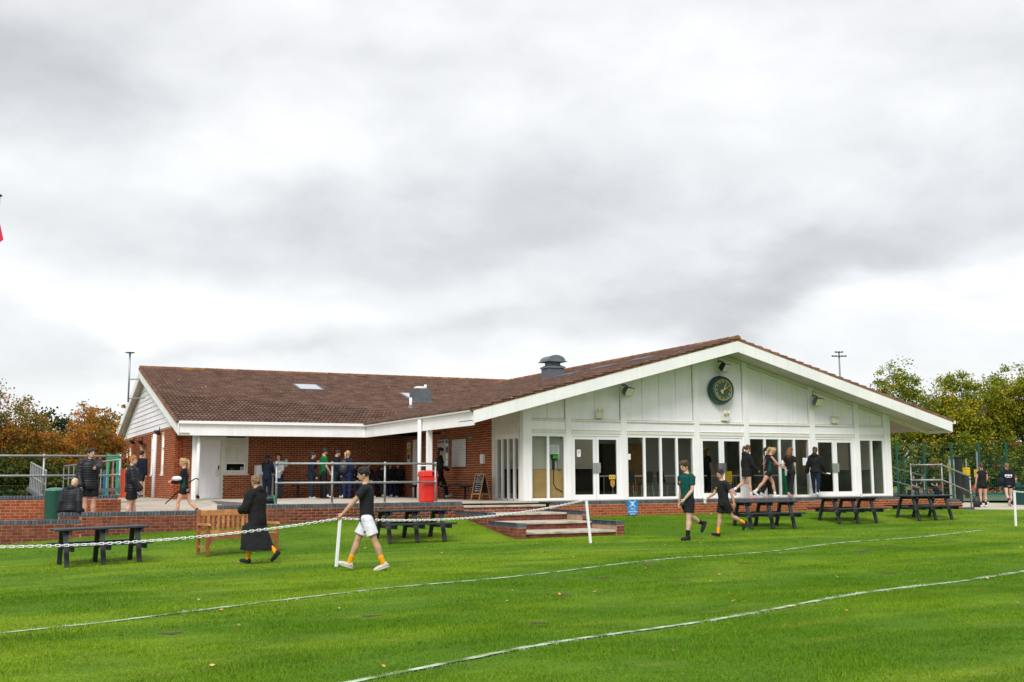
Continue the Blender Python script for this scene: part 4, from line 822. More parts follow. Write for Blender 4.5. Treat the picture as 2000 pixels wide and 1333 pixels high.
# dining furniture seen through the glass
def table_in(x, y, label):
    t = thing('canteen_table', label, 'table', (x, y, 0), 0, 'canteen tables behind the glass'); MB().box(-.7, .7, -.35, .35, .70, .74).build('top', 'white_panel', t, local=True)
    for a in (-.6, .6):
        for b in (-.28, .28): MB().tube([(a, b, 0), (a, b, .7)], .018, 6).build('leg', 'steel', t, local=True)
def chair_in(x, y, rz, m, label, grp):
    t = thing('canteen_chair', label, 'chair', (x, y, 0), rz, grp); MB().box(-.2, .2, -.2, .2, .44, .47).build('seat', m, t, local=True); MB().prism([(-.2, .2, .5), (.2, .2, .5), (.17, .26, .86), (-.17, .26, .86)], (0, .02, 0)).build('backrest', m, t, local=True)
    for a in (-.18, .18):
        for b in (-.17, .17): MB().tube([(a, b, .44), (a*1.15, b*1.2, 0)], .012, 6).build('leg', 'steel', t, local=True)
table_in(4.4, 1.5, 'pale canteen table behind the left panes of the four pane window'); table_in(6.1, 1.7, 'pale canteen table behind the boy in the green shirt'); table_in(8.0, 1.6, 'pale canteen table behind the middle glazed doors'); table_in(9.9, 1.8, 'pale canteen table behind the girls passing the second four pane window')
for x, y, r, m, l, g in ((4.0, .8, 3.3, 'interior_dark', 'dark canteen chair behind the leftmost pane of the four pane window', None), (4.8, .9, 3.0, 'interior_dark', 'dark canteen chair behind the second pane of the four pane window', None), (5.7, 1.0, .3, 'interior_dark', 'dark canteen chair beside the green shirted boy', None), (6.75, .9, .1, 'pad_yellow', 'yellow canteen chair behind the left leaf of the middle doors', None), (7.8, .8, 3.1, 'pad_yellow', 'yellow canteen chair behind the right leaf of the middle doors', None), (9.3, .9, .4, 'interior_dark', 'dark canteen chair behind the walking girls', None)): chair_in(x, y, r, m, l, g)
simple('green_bin_indoor', MB().lathe([(.22, 0), (.25, .8), (.2, .85)], (10.35, .6, 0), 14), 'play_green', 'green bin behind the glass beside the girl in jeans', 'bin')
# benches on the veranda
def wall_bench(pts, label, posts):
    t = thing('veranda_bench', label, 'bench', (*pts[0], 0)); (xa, ya), (xb, yb) = pts; d = Vector((xb-xa, yb-ya, 0)).normalized(); n = Vector((-d.y, d.x, 0)); L_ = math.hypot(xb-xa, yb-ya)
    for k in (-1, 0, 1): a = Vector((xa, ya, .44))+n*k*.125; MB().bar(a, a+d*L_, .115, .04).build('slat', 'teak_dark' if False else 'interior_dark', t)
    for s in posts: a = Vector((xa, ya, 0))+d*s; lg = MB(); lg.box(a.x-.03, a.x+.03, a.y-.03, a.y+.03, 0, .42); lg.bar(a+n*-.18+Vector((0, 0, .40)), a+n*.18+Vector((0, 0, .40)), .05, .04); lg.build('leg', 'gasket', t)
wall_bench(((-4.2, 10.35), (-.25, 10.35)), 'long dark bench under the row of seated pupils', (.2, 1.5, 2.8, 3.8)); wall_bench(((-.4, 8.3), (-.4, 2.5)), 'dark slatted bench along the side brick wall behind the red bin', (.4, 1.6, 3.2, 4.9))
# ---------------------------------------------------------------- pipe railings
def rail(name, label, posts, tops, extra=(), z=(1.06, .56), r=.028):
    t = thing(name, label, 'railing', (posts[0][0], posts[0][1], posts[0][2]))
    for x, y, zb_ in posts:
        o = MB().tube([(x, y, zb_), (x, y, zb_+z[0])], r, 10).build('post', 'metal_galv', t, smooth=True); c = MB()
        c.tube([(x, y, zb_), (x, y, zb_+.02)], .06, 10)
        for k in z: c.tube([(x, y, zb_+k-.05), (x, y, zb_+k+.05)], r*1.3, 10)
        c.build('clamp', 'metal_galv', o, smooth=True)
    for k, nm in zip(z, ('top_rail', 'middle_rail')): MB().tube([(p[0], p[1], p[2]+k) for p in tops], r, 10).build(nm, 'metal_galv', t, smooth=True)
    return t
rail('pipe_railing', 'long grey pipe railing along the raised terrace in front of the pupils', [(-7.58, -1.0, .02), (-6.1, -1.0, .02), (-4.64, -1.0, .02), (-3.18, -1.0, .02)], [(-7.58, -1.0, .02), (-3.18, -1.0, .02)], z=(1.05, .55))
rail('pipe_railing', 'grey pipe railing on the far left brick wall behind the green bin', [(-15.2, 1.6, .28), (-13.0, 1.6, .28), (-11.13, 1.6, .28)], [(-16.8, 1.6, .28), (-11.13, 1.6, .28)], z=(1.02, .51))
rail('pipe_railing', 'grey pipe railing stepping down at the right end of the clubhouse walkway', [(15.36, .0, .0), (16.4, -.43, .0), (17.3, -.85, -.48)], [(15.36, 0, 0), (16.4, -.43, 0), (17.3, -.85, -.43)], z=(1.07, .53), r=.026)
rail('pipe_railing', 'sloping grey pipe railing behind the picnic table at the right corner', [(16.9, .9, -.32)], [(14.9, 2.0, .32), (16.9, .9, -.32)], z=(1.0, .5), r=.024)
def baluster_rail(label, a, b, n, h):
    t = thing('baluster_railing', label, 'railing', a); a, b = Vector(a), Vector(b); up = Vector((0, 0, h))
    MB().tube([a+up, b+up], .025, 8).build('top_rail', 'metal_galv', t, smooth=True); MB().tube([a+up*.5, b+up*.5], .02, 8).build('middle_rail', 'metal_galv', t, smooth=True); MB().bar(a+Vector((0, 0, -.02)), b+Vector((0, 0, -.02)), .18, .1).build('kerb', 'brick_blue', t)
    for i in range(n+1): p = a+(b-a)*i/n; MB().tube([p, p+up], .018, 6).build('baluster', 'metal_galv', t)
baluster_rail('short sloping baluster railing at far left, falling towards the right', (-13.1, 6.6, .45), (-12.85, 3.2, .18), 9, .75); baluster_rail('sloping baluster railing behind the pointing man', (-11.9, 10.8, .30), (-10.75, 5.2, .42), 10, .85)
# play panels behind the railing
t = thing('play_frame', 'green climbing frame post with blue and red panels behind the left railing', 'play frame', (-10.4, 9, .2)); MB().box(-10.73, -10.64, 9, 9.1, .1, 1.55).build('green_post', 'play_green', t); MB().box(-10.43, -10.34, 9, 9.1, .1, 1.55).build('green_post', 'play_green', t); MB().box(-10.64, -10.43, 9, 9.1, 1.35, 1.5).build('green_bar', 'play_green', t); MB().box(-10.8, -10.68, 9.15, 9.25, .1, 1.0).build('blue_post', 'play_blue', t); MB().box(-10.55, -10.45, 9.3, 9.36, .1, 1.05).build('red_post', 'play_red', t); MB().box(-10.28, -10.0, 9.3, 9.36, .1, 1.05).build('red_panel', 'play_red', t)
t = thing('garden_shed', 'small grey shed roof among the bushes behind the railing', 'shed', (-12.4, 19, -.3)); MB().box(-12.7, -11.2, 19, 20, -.4, .5).build('wall', 'brick_old', t); MB().prism([(-12.8, 18.9, .5), (-12.8, 20.1, .5), (-12.8, 19.5, 1.15)], (1.8, 0, 0)).build('roof', 'grey_board', t)
# ---------------------------------------------------------------- bins, bag
t = thing('red_bin', 'bright red square litter bin beside the railing end post', 'bin', (-3.29, -.72, .02)); mb = MB()
prof = []
for s, z in ((1., 0), (1., .74), (.985, .8)): pass
mb.prism([(-3.5, -.93, .02), (-3.08, -.93, .02), (-3.08, -.51, .02), (-3.5, -.51, .02)], (0, 0, .72)); mb.build('body', 'bin_red', t, bevel=.035)
hd = MB(); hd.add([(-3.52, -.95, .72), (-3.06, -.95, .72), (-3.06, -.49, .72), (-3.52, -.49, .72), (-3.50, -.93, .86), (-3.08, -.93, .86), (-3.08, -.51, .86), (-3.50, -.51, .86), (-3.44, -.86, .89), (-3.14, -.86, .89), (-3.14, -.58, .89), (-3.44, -.58, .89)],
   [(0, 3, 2, 1)]+[(i, (i+1) % 4, 4+(i+1) % 4, 4+i) for i in range(4)]+[(4+i, 4+(i+1) % 4, 8+(i+1) % 4, 8+i) for i in range(4)]+[(8, 9, 10, 11)]); hd.build('hood', 'bin_red', t, bevel=.012)
MB().box(-3.25, -3.10, -.946, -.925, .73, .845).build('slot', 'dark', t); MB().box(-3.075, -3.055, -.8, -.62, .73, .845).build('slot', 'dark', t)
t = thing('green_bin', 'dark green round-topped litter bin behind the low wall at left', 'bin', (-12.78, .1, -.45)); MB().lathe([(.235, 0), (.245, .05), (.245, .85), (.25, .87)], (-12.78, .1, -.47), 24).build('body', 'bin_green', t, smooth=True); MB().lathe([(.255, 0), (.258, .03), (.24, .055), (.16, .085), (.01, .10)], (-12.78, .1, .395), 24).build('lid', 'bin_green_lid', t, smooth=True); MB().box(-12.66, -12.50, -.12, 0, .22, .33).build('slot', 'dark', t)
t = thing('sports_bag', 'black sports bag with bright green edges lying on the terrace wall', 'bag', (-7.75, -.75, .03)); MB().tube([(-8.05, -.7, .14), (-7.6, -.8, .14)], [.11, .11], 12).build('body', 'plastic_black', t, smooth=True)
for a, r in (((-7.60, -.80, .14), .112), ((-7.61, -.80, .24), .012)): MB().tube([a, (a[0]+.03, a[1]-.006, a[2])], r, 12).build('piping', 'play_green', t)
MB().tube([(-8.0, -.81, .17), (-7.6, -.9, .2)], .012, 6).build('strap', 'play_green', t)
# ---------------------------------------------------------------- picnic tables
def picnic(label):
    t = thing('picnic_table', label, 'picnic table', (0, 0, 0), 0, 'black picnic tables on the grass along the walls')
    for k in range(5): MB().box(-.88, .88, -.36+k*.145, -.36+k*.145+.138, .70, .74).build('top_plank', 'plastic_black', t, local=True, bevel=.006)
    for s in (-1, 1):
        for k in range(2): y = s*(.55+k*.125); MB().box(-.88, .88, y-.058, y+.058, .40, .44).build('seat_plank', 'plastic_black', t, local=True, bevel=.006)
    for x in (-.68, 0, .68):
        for s in (-1, 1):
            o = MB().bar((x, s*.46, 0), (x, s*.22, .70), .09, .06, up=(0, 1, 0)).build('leg', 'plastic_black', t, local=True, bevel=.004)
            for zz in (.34, .66): MB().tube([(x-.055, s*(.46-.24*zz/.7), zz), (x-.05, s*(.46-.24*zz/.7), zz)], .012, 8).build('bolt', 'bolt', o, local=True)
        MB().box(x+.045, x+.10, -.66, .66, .31, .40).build('cross_bearer', 'plastic_black', t, local=True, bevel=.004); MB().box(x+.045, x+.10, -.34, .34, .62, .70).build('top_bearer', 'plastic_black', t, local=True, bevel=.004)
    return t
TB = [(-12.27, -5.75, 5, 'black picnic table at far left, below the seated man'), (-5.25, -4.62, 1, 'black picnic table behind the boy in white shorts'), (5.1, -4.68, -6, 'black picnic table on the right, closest to the pair of boys'), (8.58, -4.15, -2, 'black picnic table below the girl in jeans, with a white cup'), (11.72, -4.05, 1, 'black picnic table nearest the right corner of the clubhouse')]
t0 = picnic(TB[0][3])
for i, (x, y, a, l) in enumerate(TB):
    z = lz(x, y)-.01
    if i == 0: t0.location = (x, y, z); t0.rotation_euler = (0, 0, math.radians(a))
    else: dup(t0, (x, y, z), math.radians(a), l)
t0.rotation_euler = (0, math.radians(-1.2), math.radians(5)) 
simple('paper_cup', MB().lathe([(.03, 0), (.04, .09)], (9.2, -4.1, lz(8.75, -4.15)+.73), 10), 'paper', 'small white cup on the middle right picnic table', 'cup')
# ---------------------------------------------------------------- teak bench
t = thing('garden_bench', 'golden wooden slatted bench with arms beside the boy in the long coat', 'bench', (-9.45, -5.35, lz(-9.45, -5.3)-.01), math.radians(9))
for x in (-.76, .76):
    MB().bar((x, .30, 0), (x, .33, .94), .065, .07, up=(0, 1, 0)).build('back_leg', 'teak_dark', t, local=True, bevel=.006); MB().bar((x, -.28, 0), (x, -.28, .60), .07, .07, up=(0, 1, 0)).build('front_leg', 'teak_dark', t, local=True, bevel=.006)
    MB().prism([(x-.04, -.36, .61), (x-.04, -.33, .66), (x-.04, .30, .645), (x-.04, .30, .60), (x-.04, -.30, .60)], (.08, 0, 0)).build('armrest', 'teak', t, local=True, bevel=.008); MB().bar((x, -.26, .16), (x, .29, .16), .03, .05).build('side_stretcher', 'teak', t, local=True); MB().bar((x, -.26, .37), (x, .29, .36), .04, .07).build('seat_bearer', 'teak_dark', t, local=True)
MB().box(-.73, .73, .30, .345, .80, .92).build('top_rail', 'teak', t, local=True, bevel=.006); MB().box(-.73, .73, .295, .335, .43, .48).build('lower_rail', 'teak', t, local=True)
for k in range(13): x = -.66+k*.11; MB().box(x-.026, x+.026, .305, .328, .48, .80).build('back_slat', 'teak', t, local=True)
for k in range(5): MB().box(-.73, .73, -.31+k*.118, -.31+k*.118+.10, .415-.006*k, .44-.006*k).build('seat_slat', 'teak', t, local=True, bevel=.004)
MB().box(-.73, .73, -.30, -.265, .33, .41).build('front_apron', 'teak_dark', t, local=True)
for s in (-1, 1): MB().prism([(s*.725, -.295, .33), (s*.725, -.295, .22), (s*.66, -.295, .28), (s*.55, -.295, .33)], (0, .03, 0)).build('corner_brace', 'teak_dark', t, local=True)
# ---------------------------------------------------------------- chain and posts
PST = [(-16.6, -11.6, 'white chain post outside the left edge'), (-8.72, -10.12, 'white post under the hand of the boy in white shorts'), (-1.96, -7.43, 'white post at the end of the chain in front of the brick steps'), (12.0, -7.15, 'white post near the right edge carrying a short chain'), (16.5, -6.4, 'white chain post beyond the right edge')]
HT = [.86, .85, .98, .95, .95]; TOPS = []
for (x, y, l), h in zip(PST, HT):
    z = lz(x, y); tl = (.03, -.01) if x == -8.72 else ((-.045, .02) if x == -1.96 else (.01, 0))
    if x in (-8.72, -1.96, 12.0):
        t = thing('chain_post', l, 'post', (x, y, z), 0, 'white posts of the pitch chain'); p, q = Vector((x, y, z-.1)), Vector((x+tl[0]*2, y+tl[1]*2, z+h)); MB().bar(p, q, .055, .055, up=(0, 1, 0)).build('stake', 'white_plastic', t, bevel=.008); MB().bar(q, q+Vector((0, 0, .03)), .07, .07, up=(0, 1, 0)).build('cap', 'white_plastic', t, bevel=.01)
    TOPS.append(Vector((x+tl[0]*2, y+tl[1]*2, z+h+.01)))
lk = MB(); pts = []
for k in range(16):
    a = 2*PI*k/16; x = .023*math.cos(a); 
    y = .013*math.sin(a)+(.026 if math.sin(a) > 0 else -.026); pts.append((y, x*.75, 0))
ring = pts+[pts[0]]; lk.tube([Vector(p) for p in ring], .0070, 6, caps=False); LINKM = lk.mesh('chain_link')
for p in LINKM.polygons: p.use_smooth = True
LINKM.materials.append(M['white_plastic'])
def chain(a, b, sag, label, first=0.):
    t = thing('plastic_chain', label, 'chain', tuple(a)); n = int((b-a).length*1.01/.066)
    P = [a+(b-a)*(i/n)+Vector((0, 0, -4*sag*(i/n)*(1-i/n))) for i in range(n+1)]
    for i in range(n):
        if i/n < first: continue
        c = (P[i]+P[i+1])/2; d = (P[i+1]-P[i]).normalized(); sd_ = d.cross(Vector((0, 0, 1))).normalized(); up = sd_.cross(d); ang = (PI/2 if i % 2 else 0)+.5+.25*math.sin(i*.37)
        yv = sd_*math.cos(ang)+up*math.sin(ang); zv = d.cross(yv); o = bpy.data.objects.new('link', LINKM); COL.objects.link(o); par(o, t); o.matrix_basis = Matrix(((d.x, yv.x, zv.x, c.x), (d.y, yv.y, zv.y, c.y), (d.z, yv.z, zv.z, c.z), (0, 0, 0, 1)))
chain(TOPS[0], TOPS[1], .22, 'white plastic chain sagging across the left side up to the walking boy', .16)
chain(TOPS[1], TOPS[2], .19, 'white plastic chain between the walking boy and the post by the steps'); chain(TOPS[3], TOPS[4], .1, 'short piece of white chain running off the right edge')
# ================================================================ BEYOND: fence, court, floodlight, house, trees
def fence(label, pts, h, zb, spacing, cell=.2):
    t = thing('mesh_fence', label, 'fence', (*pts[0], zb))
    for i in range(len(pts)-1):
        a, b = Vector((*pts[i], zb)), Vector((*pts[i+1], zb)); L_ = (b-a).length; d = (b-a)/L_; n = max(1, round(L_/spacing))
        for k in range(n+1): p = a+d*L_*k/n; MB().box(p.x-.04, p.x+.04, p.y-.04, p.y+.04, zb, zb+h).build('post', 'fence_green', t)
        w_ = MB(); nn = int(h/.2)
        for k in range(nn+1): z = k*h/nn*.985+.02; w_.bar(a+Vector((0, 0, z)), b+Vector((0, 0, z)), .007, .009)
        m_ = int(L_/cell)
        for k in range(m_): p = a+d*L_*k/m_; w_.bar(p, p+Vector((0, 0, h*.99)), .004, .004, up=(0, 1, 0))
        o = w_.build('mesh_panel', 'fence_green', t)
fence('tall dark green mesh fence beside the sports court on the right', [(22.2, 11.0), (31.5, 6.5)], 2.75, -.5, 1.35, .09)
fence('further dark green mesh fence across the back of the sports court', [(30, 32), (54, 17.5)], 2.5, -.5, 3., .3)
fence('low dark green mesh fence under the autumn bushes at far left', [(-18, 15), (-12.6, 13.5)], .9, -.4, 1.8, .1)
t = thing('court_pillar', 'dark square pillar standing by the court fence', 'pillar', (23.9, 5.7, -.5)); MB().box(23.8, 24.0, 5.6, 5.8, -.5, 1.45).build('shaft', 'gasket', t); MB().box(23.77, 24.03, 5.57, 5.83, 1.45, 1.5).build('cap', 'gasket', t)
def netpost(x, y, h, pad, hoop, label):
    t = thing('netball_post', label, 'netball post', (x, y, -.5)); MB().tube([(x, y, -.5), (x, y, h)], .04, 8).build('pole', 'steel', t); MB().box(x-.13, x+.13, y-.13, y+.13, pad, pad+.42).build('yellow_pad', 'pad_yellow', t)
    MB().box(x-.1, x+.1, y-.1, y+.1, -.5, pad).build('lower_pad', 'interior_dark' if not hoop else 'grey_board', t)
    if hoop:
        MB().tube([(x-.25+.22*math.cos(k*PI/8), y-.3+.22*math.sin(k*PI/8), h-.02) for k in range(17)], .012, 6, caps=False).build('hoop', 'gasket', t); MB().lathe([(.21, 0), (.15, -.4)], (x-.25, y-.3, h-.03), 10).build('net', 'grey_board', t)
netpost(33.1, 14.6, 1.62, .95, True, 'netball post with hoop, yellow pad and patterned lower sleeve'); netpost(33.9, 14.3, 1.6, .72, False, 'distant netball post with small yellow pad, between fence posts'); netpost(34.4, 14.0, 2.0, .62, False, 'netball post with large yellow pad behind the girl with the hockey stick')
t = thing('floodlight_mast', 'tall thin floodlight mast rising behind the right slope of the roof', 'mast', (90, 85.5, -1)); MB().tube([(90, 85.5, -1), (90, 85.5, 17.4)], [.2, .1], 8).build('pole', 'metal_galv', t)
for z, n, wd in ((16.9, 5, .85), (17.45, 3, .42)):
    MB().bar(Vector((90, 85.5, z))-RIGHT*wd, Vector((90, 85.5, z))+RIGHT*wd, .12, .12).build('crossbar', 'metal_galv', t)
    for k in range(n): c = Vector((90, 85.5, z))+RIGHT*(-wd+2*wd*k/(n-1)); MB().bar(c+Vector((-.22, -.22, -.05)), c+Vector((.08, .08, .1)), .3, .1).build('lamp', 'gasket', t)
t = thing('flagpole', 'thin flagpole with a drooping red flag at the very left edge', 'flagpole', (-14.08, 46, -1)); MB().tube([(-14.05, 46, -1), (-14.05, 46, 18.6)], .045, 8).build('pole', 'metal_galv', t); MB().lathe([(.02, 0), (.1, .05), (.1, .12), (.02, .18)], (-14.0, 46, 18.5), 10).build('finial', 'gasket', t)
MB().add([(-14.05, 46, 17.2), (-13.9, 45.95, 16.6), (-13.70, 45.9, 15.75), (-14.0, 46, 15.5), (-14.3, 46.05, 15.7), (-14.25, 46.05, 16.9)], [(0, 1, 2, 3), (0, 3, 4, 5)]).build('flag', 'flag_red', t)
# brick house half hidden by the right hand trees
t = thing('brick_house', 'brick house with white framed windows half hidden behind the right hand trees', 'house', (60, 36, -1)); V0 = Vector((58.5, 38.5, 0)); ud = Vector((.86, -.51, 0)); nd_ = Vector((-.51, -.86, 0))
def hb(a0, a1, d0, d1, z0, z1): 
    q = [V0+ud*a-nd_*d for a, d in ((a0, d0), (a1, d0), (a1, d1), (a0, d1))]; return MB().prism([(p.x, p.y, z0) for p in q], (0, 0, z1-z0))
hb(0, 9, 0, 8, -1, 5.2).build('wall', 'brick_red', t)
q = [V0+ud*a-nd_*d for a, d in ((-.4, -.4), (9.4, -.4), (9.4, 4), (-.4, 4))]; MB().prism([(q[0].x, q[0].y, 5.1), (q[1].x, q[1].y, 5.1), (q[2].x, q[2].y, 7.0), (q[3].x, q[3].y, 7.0)], (0, 0, .2)).build('roof', 'tile', t)
q2 = [V0+ud*a-nd_*d for a, d in ((-.4, 8.4), (9.4, 8.4))]; MB().prism([(q2[0].x, q2[0].y, 5.1), (q2[1].x, q2[1].y, 5.1), (q[2].x, q[2].y, 7.01), (q[3].x, q[3].y, 7.01)], (0, 0, .2)).build('roof', 'tile', t)
for a, z in ((1.2, 3.4), (3.4, 3.3), (5.4, 3.5), (2.2, .6), (5.6, .8)):
    o = hb(a, a+1.3, -.06, .02, z, z+1.3).build('window', 'upvc', t); hb(a+.12, a+.6, -.065, -.055, z+.12, z+1.18).build('pane', 'glass_dark', o); hb(a+.7, a+1.18, -.065, -.055, z+.12, z+1.18).build('pane', 'glass_dark', o)
# ---------------------------------------------------------------- trees
def leaf_mat(name, c1, c2, c3, sc=.55, pos=(.46, .63, .80)):
    m = bpy.data.materials.new(name); m.use_nodes = True; t = m.node_tree; n = t.nodes; L = t.links; b = n['Principled BSDF']; b.inputs['Roughness'].default_value = .6; b.inputs['Specular IOR Level'].default_value = .2
    g = n.new('ShaderNodeNewGeometry'); x = n.new('ShaderNodeTexNoise'); x.inputs['Scale'].default_value = sc; x.inputs['Detail'].default_value = 5; x.inputs['Roughness'].default_value = .65; L.new(g.outputs['Position'], x.inputs['Vector'])
    ad = n.new('ShaderNodeMath'); ad.operation = 'MULTIPLY_ADD'; L.new(g.outputs['Random Per Island'], ad.inputs[0]); ad.inputs[1].default_value = .26; L.new(x.outputs['Fac'], ad.inputs[2])
    r = n.new('ShaderNodeValToRGB'); L.new(ad.outputs[0], r.inputs[0]); e = r.color_ramp.elements; e[0].position = pos[0]; e[0].color = (*c1, 1); e[1].position = pos[2]; e[1].color = (*c3, 1); k = e.new(pos[1]); k.color = (*c2, 1)
    mu = n.new('ShaderNodeMixRGB'); mu.blend_type = 'MULTIPLY'; mu.inputs[0].default_value = 1; L.new(r.outputs[0], mu.inputs[1]); mr_ = n.new('ShaderNodeMapRange'); L.new(g.outputs['Random Per Island'], mr_.inputs[0]); mr_.inputs[3].default_value = .6; mr_.inputs[4].default_value = 1.35; L.new(mr_.outputs[0], mu.inputs[2])
    tl = n.new('ShaderNodeBsdfTranslucent'); L.new(mu.outputs[0], tl.inputs[0]); ms = n.new('ShaderNodeMixShader'); ms.inputs[0].default_value = .5; L.new(mu.outputs[0], b.inputs['Base Color']); L.new(b.outputs[0], ms.inputs[1]); L.new(tl.outputs[0], ms.inputs[2]); L.new(ms.outputs[0], n['Material Output'].inputs[0]); MATS[name] = m
leaf_mat('leaf_cherry', (.085, .125, .024), (.20, .19, .032), (.60, .22, .035), 1.1, (.47, .62, .78))
leaf_mat('leaf_orange', (.16, .17, .03), (.42, .20, .03), (.60, .18, .035), .9, (.49, .66, .84))
leaf_mat('leaf_green', (.045, .075, .02), (.075, .11, .022), (.14, .16, .025), .6)
leaf_mat('leaf_yellow', (.14, .19, .02), (.27, .32, .025), (.54, .43, .03), .45, (.49, .67, .83))
leaf_mat('leaf_dark', (.014, .028, .012), (.024, .042, .014), (.045, .062, .016), .5)
mat('leaf_belt', (.035, .055, .016), .9, .1, var=.5, vscale=1.2, bump=1., bscale=3, coords='Position', col2=(.075, .08, .022), c2scale=.12)
def leaf_cloud(cent, rad, n, size, r, seedpts, hollow=.35, flat=.85):
    """leaves gathered in clumps over an uneven crown"""
    K = seedpts; u = r.normal(size=(K, 3)); u /= np.linalg.norm(u, axis=1)[:, None]; rr_ = (hollow+(1-hollow)*r.random(K)**.6)[:, None]; lob = 1+.15*np.sin(u[:, :1]*5+r.random()*6)+.12*np.sin(u[:, 2:3]*7+u[:, 1:2]*4+r.random()*6)
    C_ = u*rr_*lob*np.array(rad); k = r.integers(0, K, n); sp = (.07+.11*r.random(K))[k][:, None]*np.mean(rad); P = C_[k]+r.normal(size=(n, 3))*sp*np.array([1, 1, .7]); P = P+np.array(cent)
    a = r.normal(size=(n, 3)); a /= np.linalg.norm(a, axis=1)[:, None]; b = np.cross(a, r.normal(size=(n, 3))); b /= np.linalg.norm(b, axis=1)[:, None]; s = (size*(.6+.8*r.random(n)))[:, None]
    a = a*s*.5; b = b*s*.32; V = np.stack([P-a, P-a*.1+b, P+a, P-a*.1-b], 1).reshape(-1, 3); F = np.arange(4*n).reshape(n, 4); return V, F, C_+np.array(cent)
def tree(name, label, base, clouds, m, n, size, seed, trunk_r=.16, group=None, spread=95):
    r = np.random.default_rng(seed); t = thing(name, label, 'tree', base, 0, group); Vs = []; Fs = []; o_ = 0; tips = []
    tot = sum(c[1][0]*c[1][1]+c[1][0]*c[1][2] for c in clouds)
    for c, rad in clouds:
        V, F, C_ = leaf_cloud(c, rad, int(n*(rad[0]*rad[1]+rad[0]*rad[2])/tot), size, r, spread); Vs.append(V); Fs.append(F+o_); o_ += len(V); tips += [C_[i] for i in r.integers(0, len(C_), 9)]
    o = link('crown', np_mesh('crown', np.concatenate(Vs), np.concatenate(Fs)), m, t); tk = MB(); b = Vector(base); top = Vector(np.mean([c[0] for c in clouds], axis=0)); fork = b+(top-b)*.45
    tk.tube([b+Vector((0, 0, -.3)), b+(fork-b)*.5+Vector((.05, .03, 0)), fork, fork+(top-fork)*.6], [trunk_r*1.25, trunk_r, trunk_r*.8, trunk_r*.35], 8)
    for tp in tips: tp = Vector(tp); md = fork+(tp-fork)*.5+Vector((0, 0, .25)); tk.tube([fork, md, tp], [trunk_r*.4, trunk_r*.2, .015], 5)
    tk.build('trunk', 'bark', t); return t
tree('cherry_tree', 'broad tree turning orange among green leaves at far left', (-14.6, 17.5, -.6), [((-14.6, 17.6, 3.0), (1.5, 1.6, 1.6)), ((-13.2, 17.2, 2.3), (1.15, 1.4, 1.35)), ((-14.8, 17.2, 1.3), (1.6, 1.6, 1.7)), ((-12.9, 17.0, .9), (1.4, 1.4, 1.3))], 'leaf_cherry', 40000, .09, 1, .15, spread=110)
tree('cherry_tree', 'smaller autumn tree between the flaming orange one and the far left one', (-11.7, 18.5, -.6), [((-11.9, 18.5, 1.5), (1.0, 1.3, 1.35)), ((-11.3, 18.2, .7), (1.1, 1.2, 1.2))], 'leaf_cherry', 18000, .09, 2, .12)
tree('maple_tree', 'bright orange autumn tree just left of the gable', (-10.3, 21.5, -.6), [((-10.2, 21.5, 2.35), (1.15, 1.4, 1.35)), ((-9.4, 21.6, 1.6), (1.0, 1.3, 1.3)), ((-10.9, 21.2, 1.1), (1.0, 1.2, 1.2))], 'leaf_orange', 21000, .09, 3, .12)
tree('green_tree', 'green tree touched with orange right behind the gable corner', (-8.9, 30.5, -.6), [((-9.1, 30.5, 1.8), (1.5, 1.6, 2.1)), ((-7.9, 31, 2.8), (1.1, 1.2, 1.6))], 'leaf_cherry', 7000, .17, 4, .14)
tree('dark_tree', 'dark green tree in the distance between the two orange trees', (-9.4, 52, -.8), [((-9.4, 52, 3.4), (2.6, 2.4, 2.0)), ((-11.4, 53, 3.0), (2.0, 2, 1.8))], 'leaf_dark', 6000, .22, 5, .2)
tree('hedge_bush', 'dark leafy bush under the autumn trees behind the railing', (-13.2, 15.8, -.6), [((-13.6, 16, .5), (2.2, .9, 1.1)), ((-11.6, 16.4, .4), (1.6, .8, 1.0)), ((-9.9, 17.2, .5), (1.2, .8, 1.0))], 'leaf_green', 9000, .14, 6, .06)
tree('tall_tree', 'tall loose tree turning yellow just right of the roof end', (42.2, 27.4, -.6), [((42.2, 27.4, 6.4), (1.5, 1.5, 2.3)), ((43.4, 26.6, 4.2), (1.8, 1.7, 2.4)), ((40.6, 28.2, 4.2), (1.7, 1.6, 2.0)), ((42, 27.5, 2.5), (2.4, 1.7, 2.2))], 'leaf_yellow', 27000, .15, 7, .18)
tree('yellow_tree', 'yellow green tree behind the court, left of the hidden house', (45.2, 24.8, -.6), [((45.0, 25.2, 5.1), (1.9, 1.9, 2.6)), ((46.6, 24.2, 5.0), (1.8, 1.8, 2.5)), ((44.4, 25.2, 2.8), (2.2, 1.8, 2.4)), ((46.8, 24.0, 2.6), (2.0, 1.8, 2.3))], 'leaf_yellow', 32000, .15, 8, .18)
tree('bushy_tree', 'bushy tree with brown tinged leaves covering the hidden house', (50.2, 23.2, -.6), [((48.6, 23.2, 5.5), (1.9, 1.9, 2.3)), ((50.0, 22.2, 4.9), (1.8, 1.8, 2.4)), ((48.8, 22.8, 2.6), (2.0, 1.8, 2.3))], 'leaf_yellow', 27000, .15, 9, .18)
tree('ash_tree', 'large yellow green tree at the right edge, tallest of all', (50.6, 19.6, -.6), [((50.9, 19.8, 8.2), (2.2, 2.2, 2.5)), ((52.4, 19.0, 5.4), (2.4, 2.2, 3.0)), ((49.4, 20.6, 5.3), (1.6, 1.6, 2.0)), ((50.2, 19.8, 2.6), (1.8, 1.6, 2.0))], 'leaf_yellow', 31000, .16, 10, .2)
